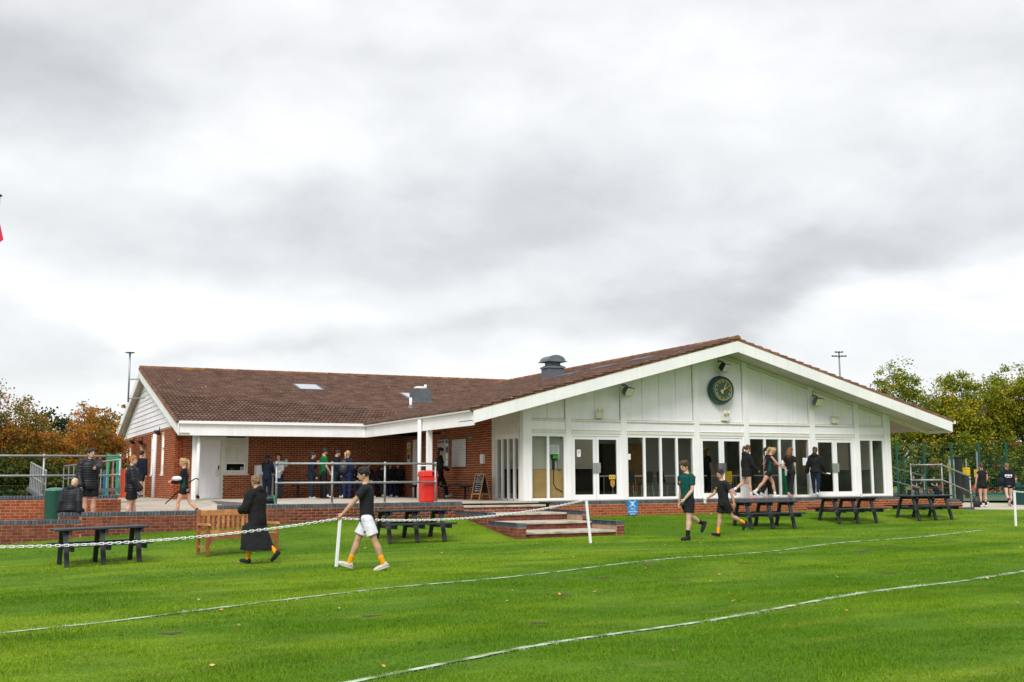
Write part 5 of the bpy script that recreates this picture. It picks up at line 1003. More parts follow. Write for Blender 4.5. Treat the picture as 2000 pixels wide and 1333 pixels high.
tree('dark_tree', 'dark green tree low behind the court fence, under the roof end', (40.2, 29.6, -.6), [((38.6, 30.5, 1.6), (2.6, 1.6, 2.2)), ((41.6, 29, 1.5), (2.4, 1.6, 2.1))], 'leaf_green', 14000, .17, 11, .15)
tree('dark_tree', 'dark leafy growth behind the netball posts', (45.6, 26.4, -.6), [((45.4, 26.6, 1.3), (2.6, 1.5, 1.9)), ((48.6, 24.6, 1.2), (2.4, 1.5, 1.8)), ((51.4, 22.4, 1.2), (2.2, 1.5, 1.8))], 'leaf_green', 16000, .17, 12, .15)
# far woods as one mass each (behind the clubhouse and behind the camera, mirrored in the glass)
def wood(name, pts, h, n, size, m, seed):
    r = np.random.default_rng(seed); P = np.array(pts, float); d = np.r_[0, np.cumsum(np.hypot(*np.diff(P, axis=0).T))]; s = r.random(n)*d[-1]; x = np.interp(s, d, P[:, 0])+r.normal(0, 2.5, n); y = np.interp(s, d, P[:, 1])+r.normal(0, 2.5, n)
    hh = h*(.62+.25*np.sin(s*.31)+.15*np.sin(s*.83+1)+.1*np.sin(s*1.9)); z = -1+hh*r.random(n)**.7; c = np.stack([x, y, z], 1); a = r.normal(size=(n, 3)); a /= np.linalg.norm(a, axis=1)[:, None]; b = np.cross(a, r.normal(size=(n, 3))); b /= np.linalg.norm(b, axis=1)[:, None]; a *= size; b *= size*.6
    V = np.stack([c-a, c+b, c+a, c-b], 1).reshape(-1, 3); o = link(name, np_mesh(name, V, np.arange(4*n).reshape(n, 4)), m, label='distant mass of dark green trees', cat='wood', kind='stuff'); return o
wood('far_wood', [(-60, 90), (-20, 110), (40, 120), (95, 95), (130, 60)], 6.0, 11000, .6, 'leaf_dark', 21)
wm = MB(); r_ = random.Random(4)
for i in range(46):
    q = .45+.55*i/45; px_, py_ = np.interp(q, [0, .25, .5, .75, 1], [-90, -60, 0, 60, 110]), np.interp(q, [0, .25, .5, .75, 1], [-40, -95, -115, -100, -60]); hh = r_.uniform(5, 9.5); wm.ell((px_+r_.uniform(-2, 2), py_+r_.uniform(-3, 3), hh*.35), (r_.uniform(4, 7), r_.uniform(4, 6), hh*.65), 14, 10)
wm.build('tree_belt', 'leaf_belt', None, smooth=True, kind='stuff', label='distant belt of trees across the playing field', cat='wood')
# ================================================================ PEOPLE
mat('skin_fair', (.56, .315, .215), .5, .35, var=.06, vscale=8); mat('skin_tan', (.50, .285, .185), .5, .35, var=.06, vscale=8); mat('skin_pale', (.60, .37, .275), .5, .35, var=.06, vscale=8); mat('skin_brown', (.26, .13, .075), .5, .35, var=.06, vscale=8)
for nm, c in (('hair_black', (.010, .009, .009)), ('hair_dark', (.028, .016, .010)), ('hair_brown', (.075, .038, .018)), ('hair_lightbrown', (.20, .115, .055)), ('hair_blond', (.46, .30, .13)), ('hair_ginger', (.38, .14, .035)), ('hair_white', (.62, .50, .32)), ('hair_curl', (.17, .075, .028))): mat(nm, c, .5, .4, var=.35, vscale=45, bump=.6, bscale=90)
def cloth(nm, c, r=.85): mat(nm, c, r, .2, var=.14, vscale=9, bump=.25, bscale=30)
for nm, c in (('cloth_black', (.014, .014, .0155)), ('cloth_black2', (.018, .018, .021)), ('cloth_navy', (.008, .012, .024)), ('cloth_blue', (.011, .019, .06)), ('cloth_jean', (.009, .019, .036)), ('cloth_green', (.006, .066, .058)), ('cloth_bright', (.004, .135, .034)), ('cloth_white', (.72, .72, .80)), ('cloth_grey', (.42, .42, .44)), ('sock_orange', (.80, .33, .008)), ('sock_black', (.012, .012, .014)), ('sock_white', (.68, .68, .70)), ('shoe_black', (.02, .02, .022)), ('shoe_white', (.66, .65, .64)), ('shoe_cream', (.55, .50, .42)), ('shoe_pink', (.62, .25, .28)), ('shoe_grey', (.33, .38, .42)), ('shoe_blue', (.03, .2, .33))): cloth(nm, c)
mat('puffer', (.011, .012, .017), .5, .3, var=.2, vscale=12); mat('eye_dark', (.02, .014, .012), .3, .5); mat('lip', (.36, .13, .10), .5, .3); mat('sole', (.55, .55, .52), .7); mat('badge_orange', (.62, .17, .02), .6); mat('badge_gold', (.6, .40, .03), .6)
mat('ink_maroon', (.10, .02, .03), .8)
wr_tex = bpy.data.textures.new('wrinkle', 'CLOUDS'); wr_tex.noise_scale = .11; wr_tex.noise_depth = 2
hr_tex = bpy.data.textures.new('strands', 'CLOUDS'); hr_tex.noise_scale = .036; hr_tex.noise_depth = 2
JOBS = []
def organic(name, mb, m, parent, voxel, smooth=3, disp=0., tex=None):
    """one continuous skin grown over the overlapping forms in mb (finished together in finish_people)"""
    me = mb.mesh(name); bm = bmesh.new(); bm.from_mesh(me); bmesh.ops.recalc_face_normals(bm, faces=bm.faces); bm.to_mesh(me); bm.free()
    o = bpy.data.objects.new(name, me); COL.objects.link(o); o.parent = parent
    r = o.modifiers.new('r', 'REMESH'); r.mode = 'VOXEL'; r.voxel_size = voxel; r.use_smooth_shade = True
    s = o.modifiers.new('s', 'SMOOTH'); s.factor = .5; s.iterations = smooth
    if disp: d = o.modifiers.new('d', 'DISPLACE'); d.texture = tex; d.strength = disp; d.mid_level = .5; d.texture_coords = 'LOCAL'
    JOBS.append((o, m)); return o
def finish_people():
    dg = bpy.context.evaluated_depsgraph_get(); dg.update(); res = [(o, m, bpy.data.meshes.new_from_object(o.evaluated_get(dg))) for o, m in JOBS]
    for o, m, me in res:
        old = o.data; o.modifiers.clear(); o.data = me; bpy.data.meshes.remove(old); me.materials.clear(); me.materials.append(M[m])
        for p in me.polygons: p.use_smooth = True
    JOBS.clear()
def loft(mb, rings, n=16):
    vs = []; fs = []
    for c, ax, ay in rings:
        for k in range(n): t = 2*PI*k/n; vs.append(c+ax*math.cos(t)+ay*math.sin(t))
    m_ = len(rings)
    for i in range(m_-1):
        for k in range(n): fs.append((i*n+k, i*n+(k+1) % n, (i+1)*n+(k+1) % n, (i+1)*n+k))
    fs += [tuple(range(n-1, -1, -1)), tuple(range((m_-1)*n, m_*n))]; return mb.add(vs, fs)
def limb(mb, pts, rs, n=12, cut=False):
    mb.tube(pts, rs, n)
    for p, r in ((pts[0], rs[0]), (pts[-1], rs[-1]))[:1 if cut else 2]: mb.ell(p, (r, r, r), n, 8)
D = math.radians
def person(label, x, y, z, a, H=1.72, legs=((10, 5), (-10, 10)), arms=((10, 8, 20, 0), (-10, 8, 20, 0)), lean=2, head=(0, 5), female=False, build=1., skin='skin_fair', hair='short', hairm='hair_dark',
           top='cloth_black', sleeve='short', fit=.018, hem=-.10, bottom='cloth_black', bkind='shorts', sock=None, shoe='shoe_black', hood=False, puff=False, seated=False, face=1, detail=0, badge=None, pelvis=None, coat=False, grip=(0, 0), stripe=None, beard=False, slen=.68):
    k = H/1.75; t = thing('person', label, 'person', (x, y, z), -D(25.73+a)); vx = min(max((Vector((x, y, z))-CAM).length*.00042, .0085), .024); gv = max(vx*1.15, .011)
    X = Vector((1, 0, 0)); l = D(lean); U = Vector((0, math.sin(l), math.cos(l))); Fw = Vector((0, math.cos(l), -math.sin(l)))
    hipw, shw = (.095, .168) if female else (.09, .188*min(build, 1.08))
    J = {}
    for i, s in ((0, -1), (1, 1)):
        th, kn = D(legs[i][0]), D(legs[i][1]); h = Vector((s*hipw, 0, -.02)); kd = Vector((s*.012, math.sin(th), -math.cos(th))).normalized(); kp = h+kd*.41; sh = th-kn; sd_ = Vector((0, math.sin(sh), -math.cos(sh))); ap = kp+sd_*.39; J[i] = (h, kp, ap, sh)
    def footpts(i):
        h, kp, ap, sh = J[i]; tt = sh*.9 if abs(sh) > D(6) else 0
        if seated: tt = 0
        f = Vector((0, math.cos(tt), math.sin(tt))); dn = Vector((0, math.sin(tt), -math.cos(tt))); return f, dn, ap
    low = 9
    for i in (0, 1):
        f, dn, ap = footpts(i)
        for q in (ap+dn*.085-f*.06, ap+dn*.085+f*.17): low = min(low, q.z)
    oz = -low if pelvis is None else pelvis/k
    O = Vector((0, 0, oz))
    def T(px, py, pz): return O+X*px+Fw*py+U*pz
    S = lambda v: v*k
    b = build
    # ---- body
    mb = MB(); tr = [(-.10, .125*b, .10*b), (0, .155*b, .115*b), (.12, .140*b, .10*b), (.25, .15*b, .108*b), (.38, .170*b, .115*b), (.48, .160*b, .098*b), (.545, .095, .07), (.60, .054, .056)]
    if female: tr = [(-.10, .13*b, .105*b), (0, .162*b, .118*b), (.13, .125*b, .092*b), (.25, .135*b, .10*b), (.36, .150*b, .118*b), (.47, .142*b, .088*b), (.545, .08, .06), (.60, .048, .05)]
    loft(mb, [(S(T(0, -.005+.01*(z_ > .3), z_)), X*rx*k, Fw*ry*k) for z_, rx, ry in tr])
    hy, hp = D(-head[0]), D(head[1]); nb = T(0, .0, .575); HR = Matrix(((1, 0, 0), (0, Fw.y, U.y), (0, Fw.z, U.z))) @ Matrix.Rotation(hy, 3, 'Z') @ Matrix.Rotation(-hp, 3, 'X'); hc0 = nb+U*.05
    def Hd(px, py, pz): return hc0+HR @ Vector((px, py+.018, pz+.105))
    limb(mb, [S(T(0, -.005, .53)), S(Hd(0, -.025, -.06))], [.058*k*b**.5, .053*k], 12)
    Rr_ = HR
    mb.ell(S(Hd(0, 0, 0)), (.074*k, .094*k, .115*k), 18, 14, Rr_); mb.ell(S(Hd(0, .03, -.055)), (.056*k, .062*k, .062*k), 14, 10, Rr_); mb.ell(S(Hd(0, .098, -.018)), (.013*k, .022*k, .024*k), 8, 6, Rr_); mb.ell(S(Hd(0, .082, .028)), (.05*k, .02*k, .014*k), 10, 6, Rr_)
    for s in (-1, 1): mb.ell(S(Hd(s*.078, -.012, -.012)), (.012*k, .022*k, .032*k), 8, 6, Rr_)
    AR = {}
    for i, s in ((0, -1), (1, 1)):
        sw, ab, el, inn = [D(q) for q in arms[i]]; sp = T(s*shw, 0, .485)
        ud = (X*(s*math.sin(ab))+(Fw*math.sin(sw)-U*math.cos(sw))*math.cos(ab)).normalized(); ep = sp+ud*.29
        fd = (X*(s*math.sin(ab)*.6-s*math.sin(inn))+(Fw*math.sin(sw+el)-U*math.cos(sw+el))*math.cos(inn)).normalized(); wp = ep+fd*.255; AR[i] = (sp, ep, wp, fd)
        af = .88 if female else 1.
        limb(mb, [S(sp), S(sp+(ep-sp)*.45), S(ep)], [.054*k*af*b, .048*k*af*b, .039*k*af], 12); limb(mb, [S(ep), S(ep+(wp-ep)*.3), S(wp)], [.039*k*af, .042*k*af, .027*k*af], 12)
        # hand: palm, thumb from its side, four curled fingers
        pn = fd.cross(X); pn = (pn if pn.length > .1 else Fw).normalized(); side = fd.cross(pn).normalized(); pc = wp+fd*.05; R_ = Matrix((side, pn, fd)).transposed(); mb.ell(S(pc), (.038*k, .018*k, .052*k), 10, 8, R_)
        cu = D(38+grip[i]*40); inw = pn if pn.dot(-X*s) > 0 or True else -pn
        toward = (-X*s); toward = (toward-fd*toward.dot(fd)); toward = toward.normalized() if toward.length > .2 else pn
        acr = fd.cross(toward).normalized()
        for q, (o_, L_) in enumerate(((-.028, .066), (-.0095, .075), (.0095, .071), (.028, .056))):
            f0 = wp+fd*.088+acr*o_; d1 = (fd*math.cos(cu*.5)+toward*math.sin(cu*.5)); d2 = (fd*math.cos(cu*1.3)+toward*math.sin(cu*1.3)); mb.tube([S(f0-fd*.02), S(f0), S(f0+d1*L_*.55), S(f0+d1*L_*.55+d2*L_*.5)], [.0105*k, .0105*k, .0098*k, .0075*k], 6)
        thd = (fd*.75-acr*.75*(1 if s*1 > 0 else 1)+toward*.35).normalized(); t0 = wp+fd*.035-acr*.028; mb.tube([S(t0-thd*.01), S(t0+thd*.03), S(t0+thd*.055+fd*.012)], [.013*k, .012*k, .009*k], 6)
    for i in (0, 1):
        h, kp, ap, sh = J[i]; h, kp, ap = h+O, kp+O, ap+O; lf = .94 if female else 1.
        limb(mb, [S(h), S(h+(kp-h)*.5), S(kp)], [.092*k*b*lf, .077*k*b*lf, .054*k*lf], 12); cd = (ap-kp).normalized(); back = Vector((0, -math.cos(sh), -math.sin(sh))); limb(mb, [S(kp), S(kp+(ap-kp)*.3+back*.012), S(kp+(ap-kp)*.6), S(ap)], [.050*k*lf, .062*k*b*lf, .046*k*lf, .034*k], 12)
        f, dn, _ = footpts(i); mb.ell(S(ap+dn*.05+f*.05), (.036*k, .11*k, .03*k), 10, 6, Matrix.Rotation(math.atan2(f.z, f.y), 3, 'X'))
    organic('body', mb, skin, t, vx, 2)
    # ---- top garment
    mb = MB(); g = fit; rings = []
    zz = [hem]+[q for q in np.arange(-.06, .52, .014 if puff else .03) if q > hem+.02]
    tz_ = [r[0] for r in tr]; 
    for z_ in zz:
        rx = float(np.interp(z_, tz_, [r[1] for r in tr])); ry = float(np.interp(z_, tz_, [r[2] for r in tr])); e = g+(.008*(1+math.sin(z_*2*PI/.056)) if puff else 0)
        if not puff and z_ < .3: rx = max(rx, .145*b*(.95 if female else 1.05)); 
        if z_ < -.02: rx, ry = max(rx, .15*b), max(ry, .115*b)
        rings.append((S(T(0, 0, z_)), X*(rx+e)*k, Fw*(ry+e)*k))
    if coat:
        low_ = [(hem, .36, .33), (hem*.75, .335, .30), (hem*.5, .305, .265), (hem*.25, .265, .225)]; rings = [(S(O+Vector((0, -.02+.03*q, z_))), X*rx*k, Vector((0, 1, 0))*ry*k) for q, (z_, rx, ry) in enumerate(low_)]+rings[1:]
    rings += [(S(T(0, 0, .535)), X*(.105+g*.6)*k, Fw*(.078+g*.6)*k), (S(T(0, 0, .575 if sleeve == 'short' or fit < .03 else .60)), X*(.062+g*.5)*k, Fw*(.062+g*.5)*k)]
    loft(mb, rings, 20)
    for i in (0, 1):
        sp, ep, wp, fd = AR[i]; af = (.88 if female else 1.)*b**.5; sp2 = sp-X*(.03 if i else -.03)
        if sleeve == 'short': limb(mb, [S(sp2), S(sp), S(sp+(ep-sp)*.62)], [(.062+g)*k*af, (.056+g*1.1)*k*af, (.052+g*1.3)*k*af], cut=True)
        elif sleeve == 'cap': limb(mb, [S(sp2), S(sp+(ep-sp)*.22)], [(.056+g)*k*af, (.050+g)*k*af], cut=True)
        else:
            def pr(j): return (.005*(1+math.sin(j*2.2)) if puff else 0)
            n_ = 10; pp = [sp2]+[sp+(ep-sp)*q/n_ for q in range(n_+1)]+[ep+(wp-ep)*q/n_ for q in range(1, n_+1)]; rs = [(.062+g)*k*af]+[(.056+g-.010*q/n_+pr(q))*k*af for q in range(n_+1)]+[(.046+g-.010*q/n_+pr(q))*k*af for q in range(1, n_+1)]; limb(mb, [S(q) for q in pp], rs)
    if hood: mb.ell(S(T(0, -.085, .565)), (.125*k, .085*k, .085*k), 14, 8); mb.ell(S(T(0, -.02, .57)), (.105*k, .09*k, .05*k), 14, 8)
    organic('jacket' if sleeve == 'long' and fit > .025 else ('coat' if coat else 'shirt'), mb, top, t, min(gv, .014) if puff else gv, 2, 0 if puff else (.026 if fit > .025 else .021), wr_tex)
    if stripe:
        sb = MB()
        for s in (-1, 1): loft(sb, [(S(T(s*(float(np.interp(z_, tz_, [r[1] for r in tr]))*.82), .0, z_)), X*(.040+g)*k, Fw*(.05+g)*k) for z_ in (-.05, .06, .2, .34)], 10)
        organic('side_panel', sb, stripe, t, gv, 1)
    # ---- legs garment
    mb = MB(); e = {'shorts': .027, 'tight': .006, 'trousers': .022, 'leggings': .014}[bkind]
    loft(mb, [(S(T(0, 0, z_)), X*(float(np.interp(z_, tz_, [r[1] for r in tr]))+e*(.7 if z_ < -.04 else .15))*k, Fw*(float(np.interp(z_, tz_, [r[2] for r in tr]))+e*(.7 if z_ < -.04 else .15))*k) for z_ in (-.10, -.06, -.02, .02)], 16)
    for i in (0, 1):
        h, kp, ap, sh = J[i]; h, kp, ap = h+O, kp+O, ap+O; lf = (.94 if female else 1.)
        if bkind == 'shorts': limb(mb, [S(h), S(h+(kp-h)*.3), S(h+(kp-h)*slen)], [(.092*b+e*.5)*k*lf, (.086*b+e*.8)*k, (.085*b+e*.9)*k], cut=True)
        elif bkind == 'tight': limb(mb, [S(h), S(h+(kp-h)*.36)], [(.094*b+e)*k*lf, (.086*b+e)*k*lf], cut=True)
        else:
            q = e; limb(mb, [S(h), S(h+(kp-h)*.5), S(kp), S(kp+(ap-kp)*.35), S(kp+(ap-kp)*.97)], [(.096*b+q)*k*lf, (.082*b+q)*k*lf, (.064+q)*k*lf, (.062+q*.9)*k*lf, (.040+q*(1.3 if bkind == 'trousers' else .6))*k*lf])
    organic({'shorts': 'shorts', 'tight': 'shorts', 'trousers': 'trousers', 'leggings': 'leggings'}[bkind], mb, bottom, t, gv, 2, .022 if bkind in ('shorts', 'trousers') else 0, wr_tex)
    # ---- socks and shoes
    for i in (0, 1):
        h, kp, ap, sh = J[i]; kp, ap = kp+O, ap+O; f, dn, _ = footpts(i)
        if sock: so_ = MB(); limb(so_, [S(kp+(ap-kp)*(.70 if sock != 'sock_white' else .80)), S(kp+(ap-kp)*.85), S(ap)], [.052*k, .046*k, .043*k], 10); organic('sock', so_, sock, t, gv*.9, 1)
        R_ = Matrix.Rotation(math.atan2(f.z, f.y), 3, 'X'); sh_ = MB()
        sh_.ell(S(ap+dn*.045+f*.055), (.046*k, .145*k, .042*k), 14, 8, R_); sh_.ell(S(ap+dn*.025-f*.012), (.043*k, .062*k, .055*k), 12, 8, R_); sh_.ell(S(ap+dn*.055+f*.13), (.046*k, .07*k, .030*k), 12, 8, R_)
        so2 = organic('shoe', sh_, shoe, t, gv*.9, 1); sl = MB(); sl.ell(S(ap+dn*.077+f*.05), (.047*k, .150*k, .012*k), 14, 6, R_); so3 = sl.build('sole', 'sole' if shoe != 'shoe_black' else 'gasket', so2, smooth=True, local=True)
    # ---- hair
    mb = MB(); E = lambda c, r: mb.ell(S(Hd(*c)), tuple(q*k for q in r), 14, 10, Rr_)
    if hair == 'buzz': E((0, -.014, .030), (.079, .093, .096))
    else:
        E((0, -.022, .024), (.085, .092, .104)); E((0, .012, .072), (.078, .086, .055))
        for s in (-1, 1): E((s*.066, .012, .03), (.02, .045, .055))
    if hair != 'buzz':
        r_ = random.Random(len(label)*7+int(x*10))
        for q in range(20):
            an, hz = r_.uniform(0, 2*PI), r_.uniform(-.01, .11); rad = .086*math.sqrt(max(.05, 1-(hz/.125)**2)); px_, py_ = rad*math.cos(an), -.012+rad*1.05*math.sin(an)
            if py_ > .03 and hz < .055: continue
            s_ = r_.uniform(.014, .026); E((px_, py_, hz+.02), (s_, s_*1.2, s_*1.1))
    if hair in ('fringe', 'curly'):
        for q in (-.05, -.018, .018, .05): E((q, .062, .066), (.028, .030, .036))
        if hair == 'curly':
            r_ = random.Random(len(label))
            for q in range(14): an = r_.uniform(0, 6.28); E((.07*math.cos(an), .0+.075*math.sin(an), .07+r_.uniform(0, .03)), (.032, .032, .03))
    if hair == 'ponytail': mb.tube([S(Hd(0, -.10, .05)), S(Hd(0, -.15, .04)), S(Hd(0, -.165, -.05)), S(Hd(0, -.145, -.16)), S(Hd(0, -.12, -.24))], [.026*k, .036*k, .038*k, .030*k, .010*k], 10)
    if hair == 'braid': 
        for q in range(9): E((0, -.11+.004*q, .0-.032*q), (.026-.0012*q, .024, .024))
    if hair in ('long', 'longcurl'):
        w_ = .105 if hair == 'longcurl' else .085; mb.tube([S(Hd(0, -.05, .04)), S(Hd(0, -.085, -.06)), S(Hd(0, -.10, -.18)), S(Hd(0, -.09, -.30 if hair == 'longcurl' else -.24))], [.08*k, w_*k, w_*k, .05*k], 14)
    if hair == 'bun': E((0, -.10, .10), (.04, .04, .04)); mb.tube([S(Hd(0, -.05, -.0)), S(Hd(0, -.08, -.10)), S(Hd(0, -.075, -.17))], [.075*k, .07*k, .03*k], 12)
    organic('hair', mb, hairm, t, gv*.9, 1, .026, hr_tex)
    if beard: mb = MB(); mb.ell(S(Hd(0, .040, -.075)), (.057*k, .060*k, .050*k), 12, 8, Rr_); organic('beard', mb, hairm, t, gv*.9, 1, .006, hr_tex)
    # ---- face
    if face:
        for s in (-1, 1):
            e_ = MB(); e_.ell(S(Hd(s*.031, .086, .006)), (.012*k, .007*k, .006*k), 8, 6, Rr_); e_.build('eye', 'eye_dark', t, smooth=True, local=True); e_ = MB(); e_.ell(S(Hd(s*.033, .090, .026)), (.018*k, .006*k, .004*k), 8, 6, Rr_); e_.build('eyebrow', hairm, t, smooth=True, local=True)
        e_ = MB(); e_.ell(S(Hd(0, .090, -.062)), (.021*k, .006*k, .005*k), 8, 6, Rr_); e_.build('mouth', 'lip', t, smooth=True, local=True)
    if badge:
        c = S(T(.075, float(np.interp(.36, tz_, [r[2] for r in tr]))*.93+g+.004, .37)); bb = MB(); bb.prism([c+X*q[0]*k+U*q[1]*k for q in ((-.022, .028), (.022, .028), (.022, -.01), (0, -.03), (-.022, -.01))], Fw*.012*k); bb.build('badge', badge, t, local=True)
    return t, dict(T=lambda *q: S(T(*q)), H=lambda *q: S(Hd(*q)), AR={i: [S(q) for q in AR[i][:3]]+[AR[i][3]] for i in AR}, k=k, X=X, U=U, F=Fw)
def held(name, label, cat, P, m, build):
    """a held thing: top-level, placed in the holder's frame"""
    t = P[0]; me = build.mesh(name); me.transform(Matrix.Translation(t.location) @ Matrix.Rotation(t.rotation_euler[2], 4, 'Z')); o = link(name, me, m); tag(o, label, cat)
    for p in me.polygons: p.use_smooth = True
    return o
walkF, walkB = (24, 4), (-20, 22)
# the boy at the chain post
p = person('boy in black T-shirt and white shorts walking left, hand on a white post', -8.52, -11.25, lz(-8.52, -11.25), 268, 1.76, slen=.72, legs=((-20, 2), (25, 6)), arms=((43, 3, 2, 3), (-14, 6, 14, 0)), lean=3, head=(0, 8), skin='skin_tan', hair='fringe', hairm='hair_black', top='cloth_black2', bottom='cloth_white', sock='sock_orange', shoe='shoe_cream', detail=1, fit=.016, hem=-.07)
P0 = p; c = p[1]['T'](-.212, .03, -.24); bb = MB(); bb.prism([c+Vector((0, q[0], q[1])) for q in ((-.014, .018), (.014, .018), (.014, -.009), (0, -.022), (-.014, -.009))], Vector((-.015, 0, 0))); bb.build('badge', 'ink_maroon', p[0], local=True)
# long coat
p = person('boy in a long hooded black coat walking beside the wooden bench', -9.72, -8.3, lz(-9.72, -8.3), 292, 1.64, legs=((12, 4), (-14, 34)), arms=((22, 6, 62, 38), (22, 6, 62, 38)), lean=4, head=(22, 2), hair='short', hairm='hair_lightbrown', top='cloth_black', sleeve='long', fit=.06, hem=-.62, bottom='cloth_black', sock='sock_orange', hood=True, detail=1, coat=True)
bb = MB(); c = p[1]['T'](-.235, .0, .38); bb.prism([c+p[1]['U']*q[1]+p[1]['F']*q[0] for q in ((-.02, .05), (.02, .05), (.025, -.05), (-.02, -.05))], Vector((-.02, 0, 0))); bb.build('sleeve_mark', 'cloth_white', p[0], local=True)
# the pair
p = person('tall boy in dark green T-shirt walking left', .55, -7.62, lz(.55, -7.62), 238, 1.86, legs=((8, 2), (-22, 46)), arms=((6, 6, 32, 26), (-4, 8, 12, 0)), lean=2, head=(-6, 16), hair='curly', hairm='hair_brown', top='cloth_green', hem=-.14, bottom='cloth_black', sock='sock_black', detail=1, badge='badge_orange', skin='skin_pale')
p = person('dark haired boy all in black with orange socks, walking left holding a water bottle', 2.05, -7.0, lz(2.05, -7.0), 250, 1.64, legs=((-26, 40), (12, 4)), arms=((-24, 10, 18, 0), (26, 6, 42, 10)), lean=5, head=(-10, 4), hair='fringe', hairm='hair_black', top='cloth_black2', hem=-.1, bottom='cloth_black', sock='sock_orange', detail=1, badge='badge_gold', skin='skin_tan', grip=(0, 1))
w_ = p[1]['AR'][1]; c = w_[2]+w_[3]*.09*p[1]['k']; b_ = MB(); b_.lathe([(.03, -.10), (.033, -.07), (.033, .05), (.014, .09), (.014, .11)], tuple(c), 12); held('water_bottle', 'clear water bottle in the hand of the boy in black with orange socks', 'bottle', p, 'paper', b_)
# people at left
person('white haired man in black quilted jacket seated on the low wall', -12.5, -.78, -.12, 12, 1.56, legs=((82, 80), (84, 78)), arms=((-8, 12, 12, 0), (-8, 12, 12, 0)), lean=8, head=(18, 20), hair='buzz', hairm='hair_white', top='puffer', sleeve='long', fit=.04, hem=-.06, bottom='cloth_black', bkind='trousers', hood=True, puff=True, seated=True, pelvis=.10, build=1.12)
person('dark haired man in black quilted jacket pointing, behind the low wall', -11.97, .45, -.38, 152, 1.84, legs=((2, 2), (4, 4)), arms=((72, -14, 12, 10), (8, 8, 20, 10)), lean=0, head=(-22, 0), hair='fringe', hairm='hair_dark', top='puffer', sleeve='long', fit=.034, hem=-.12, bottom='cloth_black', sock=None, hood=True, puff=True, build=1.1)
person('bearded ginger man in black quilted jacket and shorts looking to the right', -10.95, .5, -.44, 72, 1.70, legs=((8, 3), (-6, 4)), arms=((12, 8, 24, 8), (10, 10, 20, 8)), lean=0, head=(24, 0), skin='skin_pale', hair='short', hairm='hair_ginger', top='puffer', sleeve='long', fit=.036, hem=-.10, bottom='cloth_black', build=1.2, puff=True, beard=True)
person('man in navy top and black shorts walking away towards the recessed side door', -8.85, 15.4, 0, 14, 1.80, legs=((14, 4), (-12, 20)), arms=((14, 8, 16, 0), (-8, 10, 12, 0)), hairm='hair_dark', top='cloth_navy', sleeve='long', fit=.02, bottom='cloth_black', shoe='shoe_blue', face=0)
p = person('blond girl in black sports kit walking left towards the men in quilted jackets', -9.5, 1.35, tz(-9.5, 1.35), 268, 1.66, legs=((20, 14), (-22, 22)), arms=((8, 4, 80, 6), (12, 6, 74, 10)), female=True, hair='ponytail', hairm='hair_blond', top='cloth_black', sleeve='long', fit=.014, hem=-.02, bottom='cloth_black', bkind='tight', sock='sock_black', shoe='shoe_white', skin='skin_fair', stripe='cloth_green', grip=(1, 1))
a_ = p[1]['AR']; c = a_[1][2]+a_[1][3]*.08; b_ = MB(); b_.lathe([(.035, -.13), (.037, -.1), (.037, .06), (.02, .08), (.02, .12)], tuple(c), 12); held('drink_bottle', 'red drinks bottle held by the blond girl at left', 'bottle', p, 'play_red', b_)
c = a_[0][1]+Vector((-.03, .1, .08)); b_ = MB(); b_.ell(c, (.06, .14, .065)); held('rolled_shirt', 'white bundle under the arm of the blond girl at left', 'bundle', p, 'cloth_white', b_)
c = a_[1][1]; b_ = MB(); b_.tube([c+Vector((.08, .50, -.60)), c+Vector((.08, .0, -.12)), c+Vector((.08, -.26, .06)), c+Vector((.08, -.33, .08)), c+Vector((.08, -.38, .03))], .015, 8); held('hockey_stick', 'black hockey stick tucked behind the blond girl at left', 'hockey stick', p, 'cloth_black', b_)
# the group on the veranda
person('dark haired girl in navy seen from behind at the white water dispenser', -5.40, 9.25, 0, 8, 1.50, legs=((0, 0), (3, 3)), arms=((30, 8, 50, 20), (30, 8, 50, 20)), female=True, hair='long', hairm='hair_black', top='cloth_navy', sleeve='long', fit=.035, hem=-.14, bottom='cloth_navy', bkind='trousers', face=0)
person('girl in white and grey top facing the camera beside the water dispenser', -4.92, 9.55, 0, 186, 1.58, legs=((2, 2), (0, 0)), arms=((20, 6, 50, 20), (6, 8, 20, 0)), female=True, hair='long', hairm='hair_brown', top='cloth_grey', sleeve='long', fit=.025, hem=-.12, bottom='cloth_jean', bkind='trousers', skin='skin_pale')
person('girl in dark jacket with hand raised to her ear, left of the green T-shirt', -4.12, 8.2, 0, 72, 1.60, legs=((2, 2), (4, 6)), arms=((20, 10, 130, 20), (6, 8, 20, 0)), female=True, hair='bun', hairm='hair_black', top='cloth_navy', sleeve='long', fit=.045, hem=-.16, bottom='cloth_jean', bkind='trousers', shoe='shoe_grey', skin='skin_pale')
person('boy in bright green T-shirt standing in the veranda group', -3.62, 8.45, 0, 62, 1.74, legs=((0, 0), (4, 4)), arms=((14, 8, 30, 10), (8, 6, 30, 10)), hair='fringe', hairm='hair_black', top='cloth_bright', bottom='cloth_black', bkind='trousers', hem=-.1, skin='skin_fair')
person('boy in navy sweater looking right, between the green T-shirt and the backpack', -3.22, 8.25, 0, 78, 1.67, legs=((16, 4), (-12, 10)), arms=((6, 6, 20, 8), (8, 6, 20, 8)), hair='fringe', hairm='hair_dark', top='cloth_navy', sleeve='long', fit=.035, hem=-.14, bottom='cloth_jean', bkind='trousers', shoe='shoe_white', skin='skin_pale')
